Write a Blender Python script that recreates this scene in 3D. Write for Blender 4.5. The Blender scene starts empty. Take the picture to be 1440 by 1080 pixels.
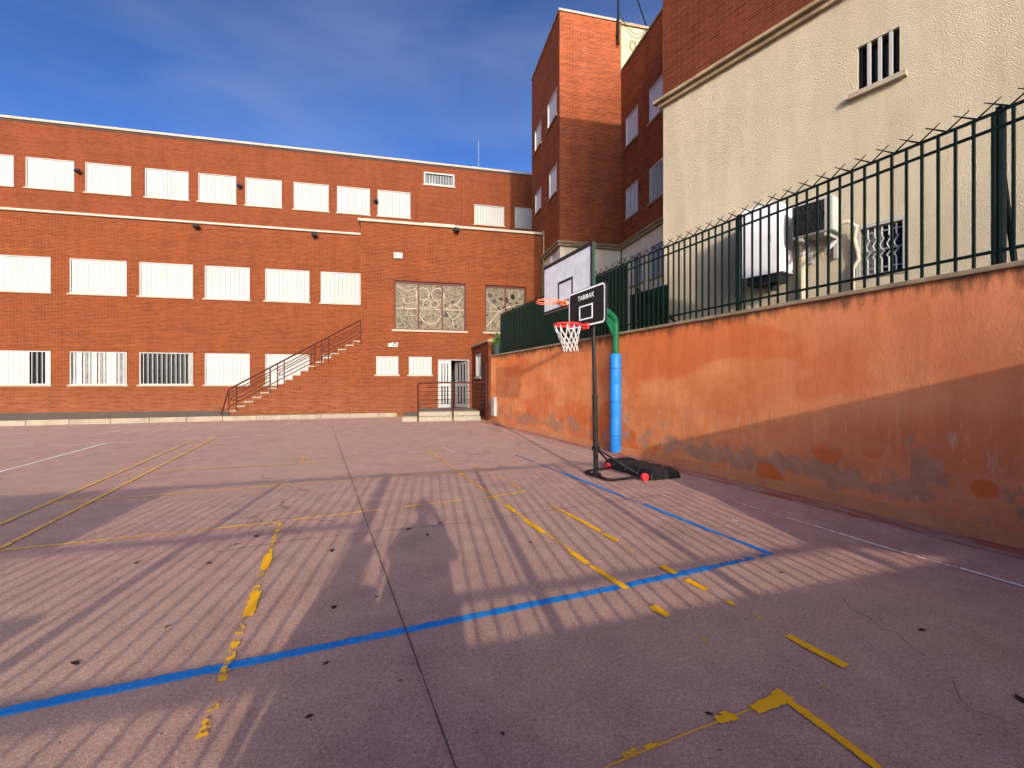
import bpy, bmesh, math, random
from mathutils import Vector, Matrix
random.seed(11)
S = bpy.context.scene
C = S.collection
R = math.radians
H = 1.45          # camera height
F = 618.0         # focal length in photo pixels (1440 wide)
SUN_EL, SUN_AZ = 15.6, -10.5   # elevation; direction the shadows run, degrees from +Y towards +X

# ------------------------------------------------------------------ helpers
class Frame:
    """a horizontal frame turned about the vertical: x runs along a wall (to the right seen from outside), y goes into it"""
    def __init__(s, deg):
        s.a = R(deg); s.c = math.cos(s.a); s.s = math.sin(s.a)
    def loc(s, px, n):
        r = (px - 720) / F
        k = n / (-r * s.s + s.c)
        return k * (r * s.c + s.s), k
    def u(s, px, n): return s.loc(px, n)[0]
    def z(s, px, py, n): return H + (540 - py) / F * s.loc(px, n)[1]
    def ground(s, px, py, z=0.0):
        k = F * (H - z) / (py - 540); r = (px - 720) / F
        return k * (r * s.c + s.s), k * (-r * s.s + s.c)
    def world(s, u, n, z=0.0): return Vector((u * s.c - n * s.s, u * s.s + n * s.c, z))
    def local(s, x, y): return (x * s.c + y * s.s, -x * s.s + y * s.c)

FB = Frame(12.8)      # school, tower fronts
FL = Frame(-77.2)     # tower faces turned to the left
FC = Frame(22.4)      # court: x across, y along
FW = Frame(-67.6)     # retaining wall face
FD = Frame(-55.0)     # cream wall face
FR = Frame(17.1)      # fence behind the camera
F0 = Frame(0)
BASE = {}

class MB:
    def __init__(s): s.v = []; s.f = []; s.uv = {}
    def quad(s, *p):
        i = len(s.v); s.v += [tuple(q) for q in p]; s.f.append(tuple(range(i, i + len(p)))); return len(s.f) - 1
    def box(s, x0, x1, y0, y1, z0, z1):
        i = len(s.v)
        s.v += [(x0,y0,z0),(x1,y0,z0),(x1,y1,z0),(x0,y1,z0),(x0,y0,z1),(x1,y0,z1),(x1,y1,z1),(x0,y1,z1)]
        for f in ((0,3,2,1),(4,5,6,7),(0,1,5,4),(1,2,6,5),(2,3,7,6),(3,0,4,7)): s.f.append(tuple(i + q for q in f))
        return s
    def obox(s, c, ax, ay, az):
        c = Vector(c); ax, ay, az = Vector(ax), Vector(ay), Vector(az); i = len(s.v)
        for (p, q, r) in ((-1,-1,-1),(1,-1,-1),(1,1,-1),(-1,1,-1),(-1,-1,1),(1,-1,1),(1,1,1),(-1,1,1)):
            s.v.append(tuple(c + ax*p + ay*q + az*r))
        for f in ((0,3,2,1),(4,5,6,7),(0,1,5,4),(1,2,6,5),(2,3,7,6),(3,0,4,7)): s.f.append(tuple(i + q for q in f))
        return s
    def tube(s, pts, r, seg=8, closed=False, caps=True):
        pts = [Vector(p) for p in pts]; n = len(pts); rings = []
        rr = r if isinstance(r, (list, tuple)) else [r] * n
        prev = None
        for k, p in enumerate(pts):
            a = pts[(k - 1) % n] if (closed or k > 0) else p
            b = pts[(k + 1) % n] if (closed or k < n - 1) else p
            d1 = (p - a).normalized() if (p - a).length > 1e-9 else None
            d2 = (b - p).normalized() if (b - p).length > 1e-9 else None
            t = ((d1 or d2) + (d2 or d1)).normalized()
            if prev is None:
                up = Vector((0, 0, 1)) if abs(t.z) < .9 else Vector((1, 0, 0))
                e1 = t.cross(up).normalized()
            else:
                e1 = (prev - t * prev.dot(t)).normalized()
            prev = e1
            e2 = t.cross(e1).normalized()
            sc = 1.0
            if d1 and d2:
                co = max(.35, t.dot(d1)); sc = min(1 / co, 1.6)
            i = len(s.v); rings.append(i)
            for q in range(seg):
                an = 2 * math.pi * q / seg
                s.v.append(tuple(p + (e1 * math.cos(an) + e2 * math.sin(an)) * rr[k] * (sc if q is not None else 1)))
        m = n if closed else n - 1
        for k in range(m):
            a, b = rings[k], rings[(k + 1) % n]
            for q in range(seg):
                s.f.append((a + q, a + (q + 1) % seg, b + (q + 1) % seg, b + q))
        if caps and not closed:
            s.f.append(tuple(rings[0] + q for q in reversed(range(seg))))
            s.f.append(tuple(rings[-1] + q for q in range(seg)))
        return s
    def prism(s, poly, d):
        """poly: 3-D points of a planar outline, d: extrusion vector"""
        n = len(poly); i = len(s.v); d = Vector(d)
        s.v += [tuple(p) for p in poly] + [tuple(Vector(p) + d) for p in poly]
        s.f.append(tuple(i + q for q in reversed(range(n)))); s.f.append(tuple(i + n + q for q in range(n)))
        for q in range(n): s.f.append((i + q, i + (q + 1) % n, i + n + (q + 1) % n, i + n + q))
        return s
    def strip(s, pts, w, z=.004, jit=0.0):
        """flat painted strip on the ground with uv: u along in metres, v across"""
        P = [Vector((p[0], p[1])) for p in pts]; Q = []
        for a, b in zip(P[:-1], P[1:]):
            n = max(1, int((b - a).length / .25))
            Q += [a + (b - a) * (k / n) for k in range(n)]
        Q.append(P[-1]); L = 0; prev = None
        for k, p in enumerate(Q):
            a = Q[max(0, k - 1)]; b = Q[min(len(Q) - 1, k + 1)]
            t = (b - a).normalized(); nn = Vector((-t.y, t.x)) * w / 2
            if k: L += (p - Q[k - 1]).length
            cur = ((p.x - nn.x, p.y - nn.y, z), (p.x + nn.x, p.y + nn.y, z), L)
            if prev:
                fi = s.quad(prev[0], cur[0], cur[1], prev[1])
                s.uv[fi] = ((prev[2], 0), (cur[2], 0), (cur[2], 1), (prev[2], 1))
            prev = cur
        return s
    def mesh(s, name, shift=(0, 0, 0), smooth=False):
        me = bpy.data.meshes.new(name)
        me.from_pydata([(a - shift[0], b - shift[1], c - shift[2]) for a, b, c in s.v], [], s.f)
        if s.uv:
            ul = me.uv_layers.new(name='UVMap')
            for fi, pl in enumerate(me.polygons):
                for li, uv in zip(pl.loop_indices, s.uv.get(fi, ((0, 0),) * 8)): ul.data[li].uv = uv
        if smooth:
            for p in me.polygons: p.use_smooth = True
        me.update(); me.validate()
        return me

def recalc(me):
    bm = bmesh.new(); bm.from_mesh(me); bmesh.ops.recalc_face_normals(bm, faces=bm.faces); bm.to_mesh(me); bm.free()

def tag(o, label=None, cat=None, group=None, kind=None):
    if label: o['label'] = label
    if cat: o['category'] = cat
    if group: o['group'] = group
    if kind: o['kind'] = kind
    return o

def thing(name, label, cat, fr, base, group=None, kind=None):
    o = bpy.data.objects.new(name, None); C.objects.link(o)
    o.empty_display_size = .2
    o.location = fr.world(*base); o.rotation_euler = (0, 0, fr.a)
    BASE[o.name] = base
    return tag(o, label, cat, group, kind)

def part(name, mb, mat, parent, smooth=False, bevel=0, label=None, auto=False, fix=False):
    b = BASE[parent.name]
    me = mb.mesh(name, b, smooth)
    if fix: recalc(me)
    o = bpy.data.objects.new(name, me); C.objects.link(o); o.parent = parent
    me.materials.append(mat); BASE[o.name] = b
    if bevel:
        m = o.modifiers.new('bevel', 'BEVEL'); m.width = bevel; m.segments = 2; m.limit_method = 'ANGLE'; m.angle_limit = R(40)
    if label: o['label'] = label
    return o

def solo(name, mb, mat, fr, base, label=None, cat=None, group=None, kind=None, smooth=False, bevel=0, fix=False):
    """a thing that is one mesh"""
    me = mb.mesh(name, base, smooth)
    if fix: recalc(me)
    o = bpy.data.objects.new(name, me); C.objects.link(o)
    o.location = fr.world(*base); o.rotation_euler = (0, 0, fr.a); me.materials.append(mat); BASE[o.name] = base
    if bevel:
        m = o.modifiers.new('bevel', 'BEVEL'); m.width = bevel; m.segments = 2; m.limit_method = 'ANGLE'; m.angle_limit = R(40)
    return tag(o, label, cat, group, kind)

# ------------------------------------------------------------------ materials
class NT:
    def __init__(s, name):
        s.m = bpy.data.materials.new(name); s.m.use_nodes = True; s.t = s.m.node_tree; s.n = s.t.nodes; s.n.clear()
        s.out = s.n.new('ShaderNodeOutputMaterial'); s.b = s.n.new('ShaderNodeBsdfPrincipled')
        s.t.links.new(s.b.outputs[0], s.out.inputs[0])
        s.tc = s.n.new('ShaderNodeTexCoord')
    def set(s, sock, v):
        if hasattr(v, 'is_output') or isinstance(v, bpy.types.NodeSocket): s.t.links.new(v, sock)
        elif isinstance(v, (tuple, list)) and len(v) == 3 and sock.type == 'RGBA': sock.default_value = (*v, 1)
        else: sock.default_value = v
    def math(s, op, a, b=None, c=None, clamp=False):
        n = s.n.new('ShaderNodeMath'); n.operation = op; n.use_clamp = clamp; s.set(n.inputs[0], a)
        if b is not None: s.set(n.inputs[1], b)
        if c is not None: s.set(n.inputs[2], c)
        return n.outputs[0]
    def mix(s, f, a, b, mode='MIX'):
        n = s.n.new('ShaderNodeMix'); n.data_type = 'RGBA'; n.blend_type = mode
        s.set(n.inputs[0], f); s.set(n.inputs[6], a); s.set(n.inputs[7], b); return n.outputs[2]
    def noise(s, vec, scale, detail=4, rough=.55, dist=0):
        n = s.n.new('ShaderNodeTexNoise'); s.set(n.inputs['Vector'], vec); n.inputs['Scale'].default_value = scale
        n.inputs['Detail'].default_value = detail; n.inputs['Roughness'].default_value = rough; n.inputs['Distortion'].default_value = dist
        return n.outputs[0]
    def voro(s, vec, scale, feature='F1', out=0, rand=1):
        n = s.n.new('ShaderNodeTexVoronoi'); n.feature = feature; s.set(n.inputs['Vector'], vec); n.inputs['Scale'].default_value = scale
        n.inputs['Randomness'].default_value = rand
        return n.outputs[out]
    def ramp(s, v, a, b, lo=0.0, hi=1.0):
        n = s.n.new('ShaderNodeMapRange'); s.set(n.inputs[0], v); s.set(n.inputs[1], a); s.set(n.inputs[2], b); s.set(n.inputs[3], lo); s.set(n.inputs[4], hi)
        return n.outputs[0]
    def sep(s, v):
        n = s.n.new('ShaderNodeSeparateXYZ'); s.set(n.inputs[0], v); return n.outputs
    def comb(s, x, y, z=0.0):
        n = s.n.new('ShaderNodeCombineXYZ'); s.set(n.inputs[0], x); s.set(n.inputs[1], y); s.set(n.inputs[2], z); return n.outputs[0]
    def bump(s, h, strength, dist=.01, normal=None):
        n = s.n.new('ShaderNodeBump'); n.inputs['Strength'].default_value = strength; n.inputs['Distance'].default_value = dist
        s.set(n.inputs['Height'], h)
        if normal is not None: s.set(n.inputs['Normal'], normal)
        return n.outputs[0]
    def fin(s, col, rough=.8, normal=None, metal=0, spec=None):
        s.set(s.b.inputs['Base Color'], col); s.set(s.b.inputs['Roughness'], rough); s.b.inputs['Metallic'].default_value = metal
        if spec is not None: s.b.inputs['Specular IOR Level'].default_value = spec
        if normal is not None: s.set(s.b.inputs['Normal'], normal)
        return s.m
    @property
    def obj(s): return s.tc.outputs['Object']

def m_plain(name, col, rough=.6, var=.12, scale=6, bump=0, metal=0, spec=.12):
    t = NT(name); n = t.noise(t.obj, scale, 5, .6)
    k = t.ramp(n, .3, .7, 1 - var, 1 + var)
    c = t.mix(1.0, col, t.comb(k, k, k), 'MULTIPLY')
    nm = t.bump(t.noise(t.obj, 60, 3), bump, .004) if bump else None
    return t.fin(c, t.ramp(n, .3, .7, max(0, rough - .08), min(1, rough + .08)), nm, metal, spec)

def m_brick(name, c1, c2, mortar, row=.062, wid=.25, msize=.007, eff=.25, bump=.2):
    t = NT(name); x, y, z = t.sep(t.obj)
    u = t.math('ADD', x, y); v = t.comb(u, z)
    b = t.n.new('ShaderNodeTexBrick'); t.set(b.inputs['Vector'], v)
    for k, q in (('Color1', (0, 0, 0)), ('Color2', (1, 1, 1)), ('Mortar', (.5, .5, .5))): b.inputs[k].default_value = (*q, 1)
    for k, q in (('Scale', 1), ('Mortar Size', msize), ('Mortar Smooth', .3), ('Bias', 0), ('Brick Width', wid), ('Row Height', row)): b.inputs[k].default_value = q
    b.offset = .5
    # patches made of whole courses and whole bricks
    big = t.noise(t.comb(t.math('MULTIPLY', u, .35), t.math('MULTIPLY', z, .9)), 1, 4, .6)
    cr = t.noise(t.comb(t.math('MULTIPLY', u, .25), t.math('MULTIPLY', t.math('FLOOR', t.math('DIVIDE', z, row)), 7.3)), 1, 2, .5)
    rnd = t.math('MULTIPLY_ADD', t.sep(b.outputs['Color'])[0], .55, t.math('MULTIPLY_ADD', cr, .9, t.math('MULTIPLY', big, .45)))
    col = t.mix(t.ramp(rnd, .40, 1.50), c1, c2)
    col = t.mix(t.ramp(t.noise(t.comb(t.math('MULTIPLY', u, .8), t.math('MULTIPLY', z, 3.2)), 1.5, 6, .72), .60, .70, 0, min(1, eff * 2)), col, mortar)      # salt blooms
    lowb = t.math('MULTIPLY', t.ramp(z, .3, 1.9, .55, 0), t.ramp(t.noise(t.comb(t.math('MULTIPLY', u, .9), t.math('MULTIPLY', z, 9)), 1.5, 5, .7), .42, .62))
    col = t.mix(lowb, col, mortar)
    dk = t.ramp(t.noise(t.comb(t.math('MULTIPLY', u, 1.6), t.math('MULTIPLY', z, .25), 3.0), 1, 4, .6), .35, .65, .86, 1.1)
    col = t.mix(1, col, t.comb(dk, dk, dk), 'MULTIPLY')
    col = t.mix(t.math('MULTIPLY', b.outputs['Fac'], .75), col, mortar)
    h = t.math('MULTIPLY_ADD', b.outputs['Fac'], -1, t.math('MULTIPLY', t.noise(v, 40, 2), .5))
    return t.fin(col, .9, t.bump(h, bump, .012), spec=.06)

def m_paint(name, col, thr, scale=16, edge=.3, col2=None):
    t = NT(name)
    uvx, uvy, _ = t.sep(t.tc.outputs['UV'])
    e = t.math('MULTIPLY', t.math('MINIMUM', uvy, t.math('SUBTRACT', 1, uvy)), 2)
    e = t.math('MULTIPLY', t.ramp(e, 0, .55), edge)
    n = t.math('MULTIPLY_ADD', t.noise(t.obj, scale, 8, .72), 1.3, t.math('MULTIPLY', t.noise(t.obj, 2.2, 3, .5), .45))
    m = t.ramp(t.math('ADD', n, e), thr, thr + .05)
    v = t.math('ADD', t.math('MULTIPLY', t.noise(t.obj, 70, 3, .7), .6), t.math('ADD', t.ramp(uvy, 0, .3, .3, 0), t.math('MULTIPLY', t.noise(t.obj, 5, 4, .6), .45)))
    c = t.mix(t.ramp(v, .5, .8), col, col2 or tuple(q * .8 for q in col))
    t.fin(c, .75, t.bump(t.noise(t.obj, 220, 2), .25, .003), spec=.1)
    tr = t.n.new('ShaderNodeBsdfTransparent'); mx = t.n.new('ShaderNodeMixShader')
    t.set(mx.inputs[0], m); t.t.links.new(tr.outputs[0], mx.inputs[1]); t.t.links.new(t.b.outputs[0], mx.inputs[2])
    t.t.links.new(mx.outputs[0], t.out.inputs[0])
    return t.m

M = {}
M['brick'] = m_brick('orange_brick', (.064, .0118, .0034), (.140, .035, .0110), (.19, .083, .042))
M['brick_upper'] = m_brick('red_brick', (.072, .0130, .0043), (.140, .035, .0125), (.17, .075, .042), eff=.12)
M['brick_tower'] = m_brick('dark_red_brick', (.10, .018, .0058), (.30, .070, .024), (.30, .155, .09), row=.056, wid=.25, msize=.006, eff=.22, bump=.7)
M['brick_corner'] = m_brick('brown_red_brick', (.055, .0115, .0052), (.135, .034, .016), (.13, .065, .04), row=.056, wid=.25, msize=.006, eff=.15, bump=.8)
M['joint_brown'] = m_plain('brown_joint', (.045, .014, .008), .9, .2)
M['white_metal'] = m_plain('white_lacquer', (.285, .279, .258), .7, .08, 1.3, 0, 0, .05)
M['white_shutter'] = m_plain('shade_lifted_white_lacquer', (.50, .49, .48), .7, .06, 2)  # white lacquer made brighter to offset the shade on the tower faces
M['sill'] = m_plain('pale_stone', (.26, .215, .16), .75, .15, 5, .2)
M['coping'] = m_plain('pale_coping', (.27, .225, .18), .7, .12, 4, .2)
M['white_step'] = m_plain('worn_white_paint', (.235, .20, .145), .7, .18, 9, .2)
M['dark_joint'] = m_plain('dark_brown_flashing', (.05, .035, .03), .9, .2)  # plain dark brown for the strip under the roof coping
M['glass'] = m_plain('dark_glass', (.008, .009, .011), .15, .1, 2, 0, 0, .3)
M['curtain'] = m_plain('grey_curtain', (.17, .17, .165), .8, .35, 3)
M['interior'] = m_plain('dark_interior', (.02, .018, .016), .9, .2)
M['rail'] = m_plain('oxblood_paint', (.05, .012, .009), .5, .2, 8)
M['door_grey'] = m_plain('grey_frame_and_leaf_shade', (.13, .125, .12), .5, .08, 4)  # grey frame paint; on the open door leaf it stands for shade
M['red_frame'] = m_plain('dark_red_window_paint', (.055, .010, .009), .5, .15, 6)
M['green_metal'] = m_plain('dark_green_paint', (.004, .010, .008), .42, .25, 9)
M['green_sheet'] = m_plain('green_sheet_metal', (.005, .026, .015), .5, .2, 2.5)
M['green_pole'] = m_plain('green_pole_paint', (.008, .075, .034), .4, .15, 8)
M['black'] = m_plain('black_powder_coat', (.012, .012, .013), .4, .2, 9)
M['black_plastic'] = m_plain('black_moulded_plastic', (.014, .014, .015), .5, .25, 12, .2)
M['blue_pad'] = None
M['red_plastic'] = m_plain('red_plastic', (.55, .03, .035), .4, .1, 9)
M['rim_red'] = m_plain('red_rim_paint', (.50, .035, .03), .4, .12, 9)
M['rim_orange'] = m_plain('rusty_orange_rim_paint', (.60, .17, .08), .55, .25, 20)
M['net'] = m_plain('white_cord', (.45, .43, .40), .8, .1, 30)
M['white_line'] = m_plain('white_print', (.78, .78, .78), .5, .05, 10)
M['black_line'] = m_plain('black_print', (.02, .02, .022), .5, .1, 10)
M['lamp'] = m_plain('black_lamp_housing', (.02, .018, .018), .5, .2, 9)
M['white_plastic'] = m_plain('white_plastic', (.28, .275, .255), .45, .06, 8)
M['cabinet'] = m_plain('pale_grey_lacquer', (.62, .60, .60), .45, .04, 2)
M['pipe'] = m_plain('cream_pipe', (.40, .34, .23), .5, .12, 6)
M['steel'] = m_plain('galvanised_steel', (.26, .26, .25), .5, .15, 10, 0, .3)
M['paver'] = m_plain('grey_pavement', (.17, .14, .105), .9, .3, 3, .4)
M['kerb'] = m_plain('pale_kerbstone', (.215, .175, .125), .8, .18, 3, .3)
M['tank_roof'] = m_plain('roof_gravel', (.25, .22, .2), .9, .2, 5)
M['terrace'] = m_plain('terrace_concrete', (.30, .28, .25), .9, .2, 3)
M['skin'] = m_plain('skin', (.50, .28, .20), .55, .06, 12)
M['coat'] = m_plain('dark_coat', (.03, .035, .05), .8, .2, 14)
M['coat2'] = m_plain('grey_coat', (.10, .09, .09), .8, .2, 14)
M['hair'] = m_plain('dark_hair', (.02, .014, .01), .6, .3, 30)
M['leaf'] = m_plain('dry_leaf', (.035, .022, .016), .8, .4, 40)
M['foliage'] = m_plain('green_foliage', (.05, .11, .03), .6, .4, 14)
M['terracotta'] = m_plain('dark_green_pot', (.02, .035, .03), .6, .2, 8)

def m_pad():
    t = NT('blue_vinyl_padding'); x, y, z = t.sep(t.obj)
    n = t.noise(t.obj, 5, 4, .6)
    col = t.mix(t.ramp(n, .3, .7), (.010, .115, .36), (.018, .17, .45))
    col = t.mix(t.ramp(t.noise(t.comb(t.math('MULTIPLY', x, 14), t.math('MULTIPLY', y, 14), t.math('MULTIPLY', z, 2)), 1, 5, .7), .62, .7, 0, .5), col, (.02, .10, .30))
    return t.fin(col, .5, t.bump(t.noise(t.obj, 9, 3), .35, .02), spec=.2)
M['blue_pad'] = m_pad(); M['blue_strap'] = m_plain('blue_strap', (.008, .085, .27), .6, .2, 20)

def m_asphalt():
    t = NT('mauve_court_asphalt'); o = t.obj
    f1 = t.noise(o, 170, 3, .8); f2 = t.noise(o, 55, 4, .75); mid = t.noise(o, 3.1, 6, .65); big = t.noise(o, .33, 5, .6)
    col = t.mix(t.ramp(mid, .32, .68), (.36, .215, .180), (.50, .308, .252))
    col = t.mix(t.ramp(big, .38, .66, 0, .6), col, (.445, .312, .22))
    col = t.mix(t.ramp(t.noise(o, 1.1, 6, .7, .6), .60, .72, 0, .35), col, (.43, .185, .145))      # redder left-over paint
    st = t.ramp(t.noise(o, .75, 5, .62, .8), .56, .68, 0, .28); col = t.mix(st, col, (.20, .135, .125))
    ag = t.math('MULTIPLY', t.ramp(t.noise(o, .45, 4, .6), .5, .6), t.ramp(t.noise(o, 120, 2, .6), .60, .68)); col = t.mix(t.math('MULTIPLY', ag, .6), col, (.62, .47, .40))
    k = t.ramp(f1, .3, .72, .48, 1.52); col = t.mix(1, col, t.comb(k, k, k), 'MULTIPLY')
    k2 = t.ramp(f2, .3, .7, .68, 1.32); col = t.mix(1, col, t.comb(k2, k2, k2), 'MULTIPLY')
    v = t.voro(o, 75, 'F1', 1); vv = t.sep(v)[0]; vd = t.voro(o, 75, 'F1', 0)
    chip = t.math('MULTIPLY', t.math('GREATER_THAN', vv, .955), t.math('LESS_THAN', vd, .34))
    col = t.mix(t.math('MULTIPLY', chip, .75), col, (.50, .42, .39))
    chipd = t.math('MULTIPLY', t.math('LESS_THAN', vv, .006), t.math('LESS_THAN', vd, .4))
    col = t.mix(t.math('MULTIPLY', chipd, .7), col, (.05, .035, .035))
    # hairline cracks
    wv = t.n.new('ShaderNodeVectorMath'); wv.operation = 'ADD'; t.set(wv.inputs[0], o)
    nn = t.n.new('ShaderNodeTexNoise'); nn.inputs['Scale'].default_value = 1.3; nn.inputs['Detail'].default_value = 6; t.set(nn.inputs['Vector'], o)
    t.t.links.new(nn.outputs[1], wv.inputs[1])
    cd = t.voro(wv.outputs[0], .33, 'DISTANCE_TO_EDGE', 0)
    crack = t.math('MULTIPLY', t.ramp(cd, .0, .006, 1, 0), t.ramp(t.noise(o, .5, 3), .5, .6))
    col = t.mix(t.math('MULTIPLY', crack, .6), col, (.06, .04, .045))
    hb = t.math('MULTIPLY_ADD', f1, 1, t.math('MULTIPLY', f2, .7))
    return t.fin(col, .82, t.bump(hb, .55, .006), spec=.1)
M['asphalt'] = m_asphalt()

def m_wall_plaster(z_top):
    t = NT('terracotta_plaster'); x, y, z = t.sep(t.obj); o = t.obj
    big = t.noise(t.comb(t.math('MULTIPLY', x, .8), t.math('MULTIPLY', z, 1.3)), 1, 5, .6)
    col = t.mix(t.ramp(big, .35, .65), (.56, .168, .054), (.70, .262, .102))
    col = t.mix(t.ramp(t.noise(t.comb(t.math('MULTIPLY', x, .55), z, 4.), .8, 3, .5, .4), .52, .57, 0, .55), col, (.56, .118, .028))    # repainted patches
    pk = t.ramp(x, -4.6, -1.6, 0, .5)
    col = t.mix(pk, col, (.55, .185, .10))                                                       # newer pinkish coat at the near end
    st = t.noise(t.comb(t.math('MULTIPLY', x, 5), t.math('MULTIPLY', z, .7)), 1, 6, .7)
    k = t.ramp(st, .3, .7, .88, 1.1); col = t.mix(1, col, t.comb(k, k, k), 'MULTIPLY')
    # pale rubbed streaks half way up
    band = t.math('MULTIPLY', t.ramp(z, .15, .4), t.ramp(z, .9, 1.5, 1, 0))
    sc = t.noise(t.comb(t.math('MULTIPLY', x, 9), t.math('MULTIPLY', z, 1.8)), 1, 8, .8)
    col = t.mix(t.math('MULTIPLY', band, t.ramp(sc, .54, .64, 0, .75)), col, (.55, .33, .20))
    # grey scuffed render low down, ragged
    lo = t.math('ADD', t.noise(o, 2.1, 7, .62, .3), t.math('ADD', t.ramp(z, .2, 1.15, .17, -.22), t.ramp(z, .06, .3, -.3, 0)))
    gm = t.ramp(lo, .545, .60)
    col = t.mix(t.math('MULTIPLY', gm, .64), col, t.mix(t.ramp(t.noise(o, 5, 4), .35, .65), (.22, .145, .10), (.37, .25, .17)))
    # touched-up round orange spots
    vd = t.voro(t.comb(t.math('MULTIPLY', x, 1.1), 0, t.math('MULTIPLY', z, 1.3)), 1.25, 'SMOOTH_F1', 0)
    sp = t.math('MULTIPLY', t.ramp(vd, .16, .20, 1, 0), t.ramp(z, .6, .75, 1, 0))
    col = t.mix(t.math('MULTIPLY', sp, .9), col, (.58, .13, .030))
    # white flecks
    fl = t.math('MULTIPLY', t.ramp(t.noise(t.comb(t.math('MULTIPLY', x, 16), t.math('MULTIPLY', z, 9)), 1, 6, .8), .63, .67), t.math('MULTIPLY', t.ramp(t.noise(o, 1.2, 2), .5, .6), t.ramp(z, 1.5, 1.9, 1, 0)))
    col = t.mix(t.math('MULTIPLY', fl, .7), col, (.62, .52, .42))
    # black mould runs under the coping
    mn = t.math('MULTIPLY_ADD', t.noise(t.comb(t.math('MULTIPLY', x, 9), t.math('MULTIPLY', z, 1.1), 2.), 1, 7, .75), .6, t.math('MULTIPLY', t.noise(t.comb(t.math('MULTIPLY', x, 1.3), t.math('MULTIPLY', z, 1.5), 5.), 1, 4, .6), .42))
    mo = t.math('ADD', mn, t.ramp(z, z_top - .45, z_top, -.36, .13))
    col = t.mix(t.ramp(mo, .46, .62, 0, .8), col, (.055, .038, .022))
    h = t.math('MULTIPLY_ADD', t.noise(o, 28, 6, .7), 1, t.math('MULTIPLY_ADD', t.noise(o, 6, 3), .8, t.math('MULTIPLY', gm, -.35)))
    return t.fin(col, .85, t.bump(h, .28, .02), spec=.1)

def m_stucco(name, c1, c2, bump=.9, scale=26):
    t = NT(name); o = t.obj; x, y, z = t.sep(o)
    col = t.mix(t.ramp(t.noise(o, .9, 5, .6), .3, .7), c1, c2)
    st = t.noise(t.comb(t.math('MULTIPLY', t.math('ADD', x, y), 3.5), t.math('MULTIPLY', z, .35)), 1, 5, .6)
    k = t.ramp(st, .3, .7, .9, 1.07); col = t.mix(1, col, t.comb(k, k, k), 'MULTIPLY')
    n1 = t.noise(o, scale, 4, .6)
    col = t.mix(t.ramp(n1, .42, .28, 0, .35), col, tuple(q * .6 for q in c1))
    h = t.math('MULTIPLY_ADD', t.ramp(n1, .38, .60), 1, t.math('MULTIPLY', t.noise(o, scale * 3, 2), .3))
    return t.fin(col, .9, t.bump(h, bump, .03), spec=.2)
M['stucco'] = m_stucco('cream_stucco', (.47, .395, .275), (.54, .465, .335), .75, 66)
M['smooth_cream'] = m_stucco('cream_render', (.60, .51, .36), (.68, .60, .44), .3, 18)
M['yellow_render'] = m_stucco('pale_yellow_render', (.36, .33, .19), (.40, .37, .23), .3, 18)
M['cornice'] = m_plain('weathered_cornice', (.24, .18, .11), .85, .35, 4, .5)
M['orange_pier'] = m_stucco('orange_render', (.22, .085, .024), (.26, .11, .032), .3, 22)

def m_gutter():
    t = NT('red_gutter_concrete'); o = t.obj; x, y, z = t.sep(o)
    n = t.noise(t.comb(t.math('MULTIPLY', x, 1.2), t.math('MULTIPLY', y, 7)), 1, 7, .72)
    col = t.mix(t.ramp(t.noise(o, 6, 5), .3, .7), (.27, .17, .13), (.38, .25, .18))
    col = t.mix(t.ramp(n, .47, .55, 0, .85), col, (.32, .05, .032))
    k = t.ramp(t.noise(o, 140, 3, .7), .3, .7, .7, 1.3); col = t.mix(1, col, t.comb(k, k, k), 'MULTIPLY')
    return t.fin(col, .85, t.bump(t.noise(o, 60, 4), .4, .006), spec=.25)
M['gutter'] = m_gutter()

def m_stained():
    t = NT('leaded_patterned_glass'); x, y, z = t.sep(t.obj); v = t.comb(x, z)
    w = t.n.new('ShaderNodeVectorMath'); w.operation = 'MULTIPLY_ADD'
    nn = t.n.new('ShaderNodeTexNoise'); nn.inputs['Scale'].default_value = 2.2; nn.inputs['Detail'].default_value = 3; t.set(nn.inputs['Vector'], v)
    t.t.links.new(nn.outputs[1], w.inputs[0]); w.inputs[1].default_value = (.5, .5, 0); t.set(w.inputs[2], v)
    d = t.voro(w.outputs[0], 6.5, 'DISTANCE_TO_EDGE', 0); cc = t.sep(t.voro(w.outputs[0], 6.5, 'F1', 1))
    d2 = t.voro(w.outputs[0], 14, 'DISTANCE_TO_EDGE', 0)
    col = t.mix(cc[0], (.060, .047, .030), (.125, .100, .066))
    col = t.mix(t.ramp(cc[1], .90, .92), col, (.03, .025, .02))
    col = t.mix(t.ramp(d2, .02, .05, .6, 0), col, (.045, .04, .03))
    col = t.mix(t.ramp(d, .02, .04, .8, 0), col, (.21, .18, .13))
    return t.fin(col, .6, t.bump(cc[2], .3, .01), spec=.08)
M['stained'] = m_stained()

def m_board():
    t = NT('scuffed_white_board'); o = t.obj; x, y, z = t.sep(o)
    n = t.noise(t.comb(t.math('MULTIPLY', y, 1.5), t.math('MULTIPLY', z, 1.5)), 2, 6, .7)
    col = t.mix(t.ramp(n, .3, .7), (.46, .47, .50), (.66, .67, .70))
    st = t.noise(t.comb(t.math('MULTIPLY', y, 8), t.math('MULTIPLY', z, 1.2)), 1, 5, .7)
    col = t.mix(t.ramp(st, .55, .75, 0, .4), col, (.34, .35, .37))
    return t.fin(col, .5)
M['board'] = m_board()

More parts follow.
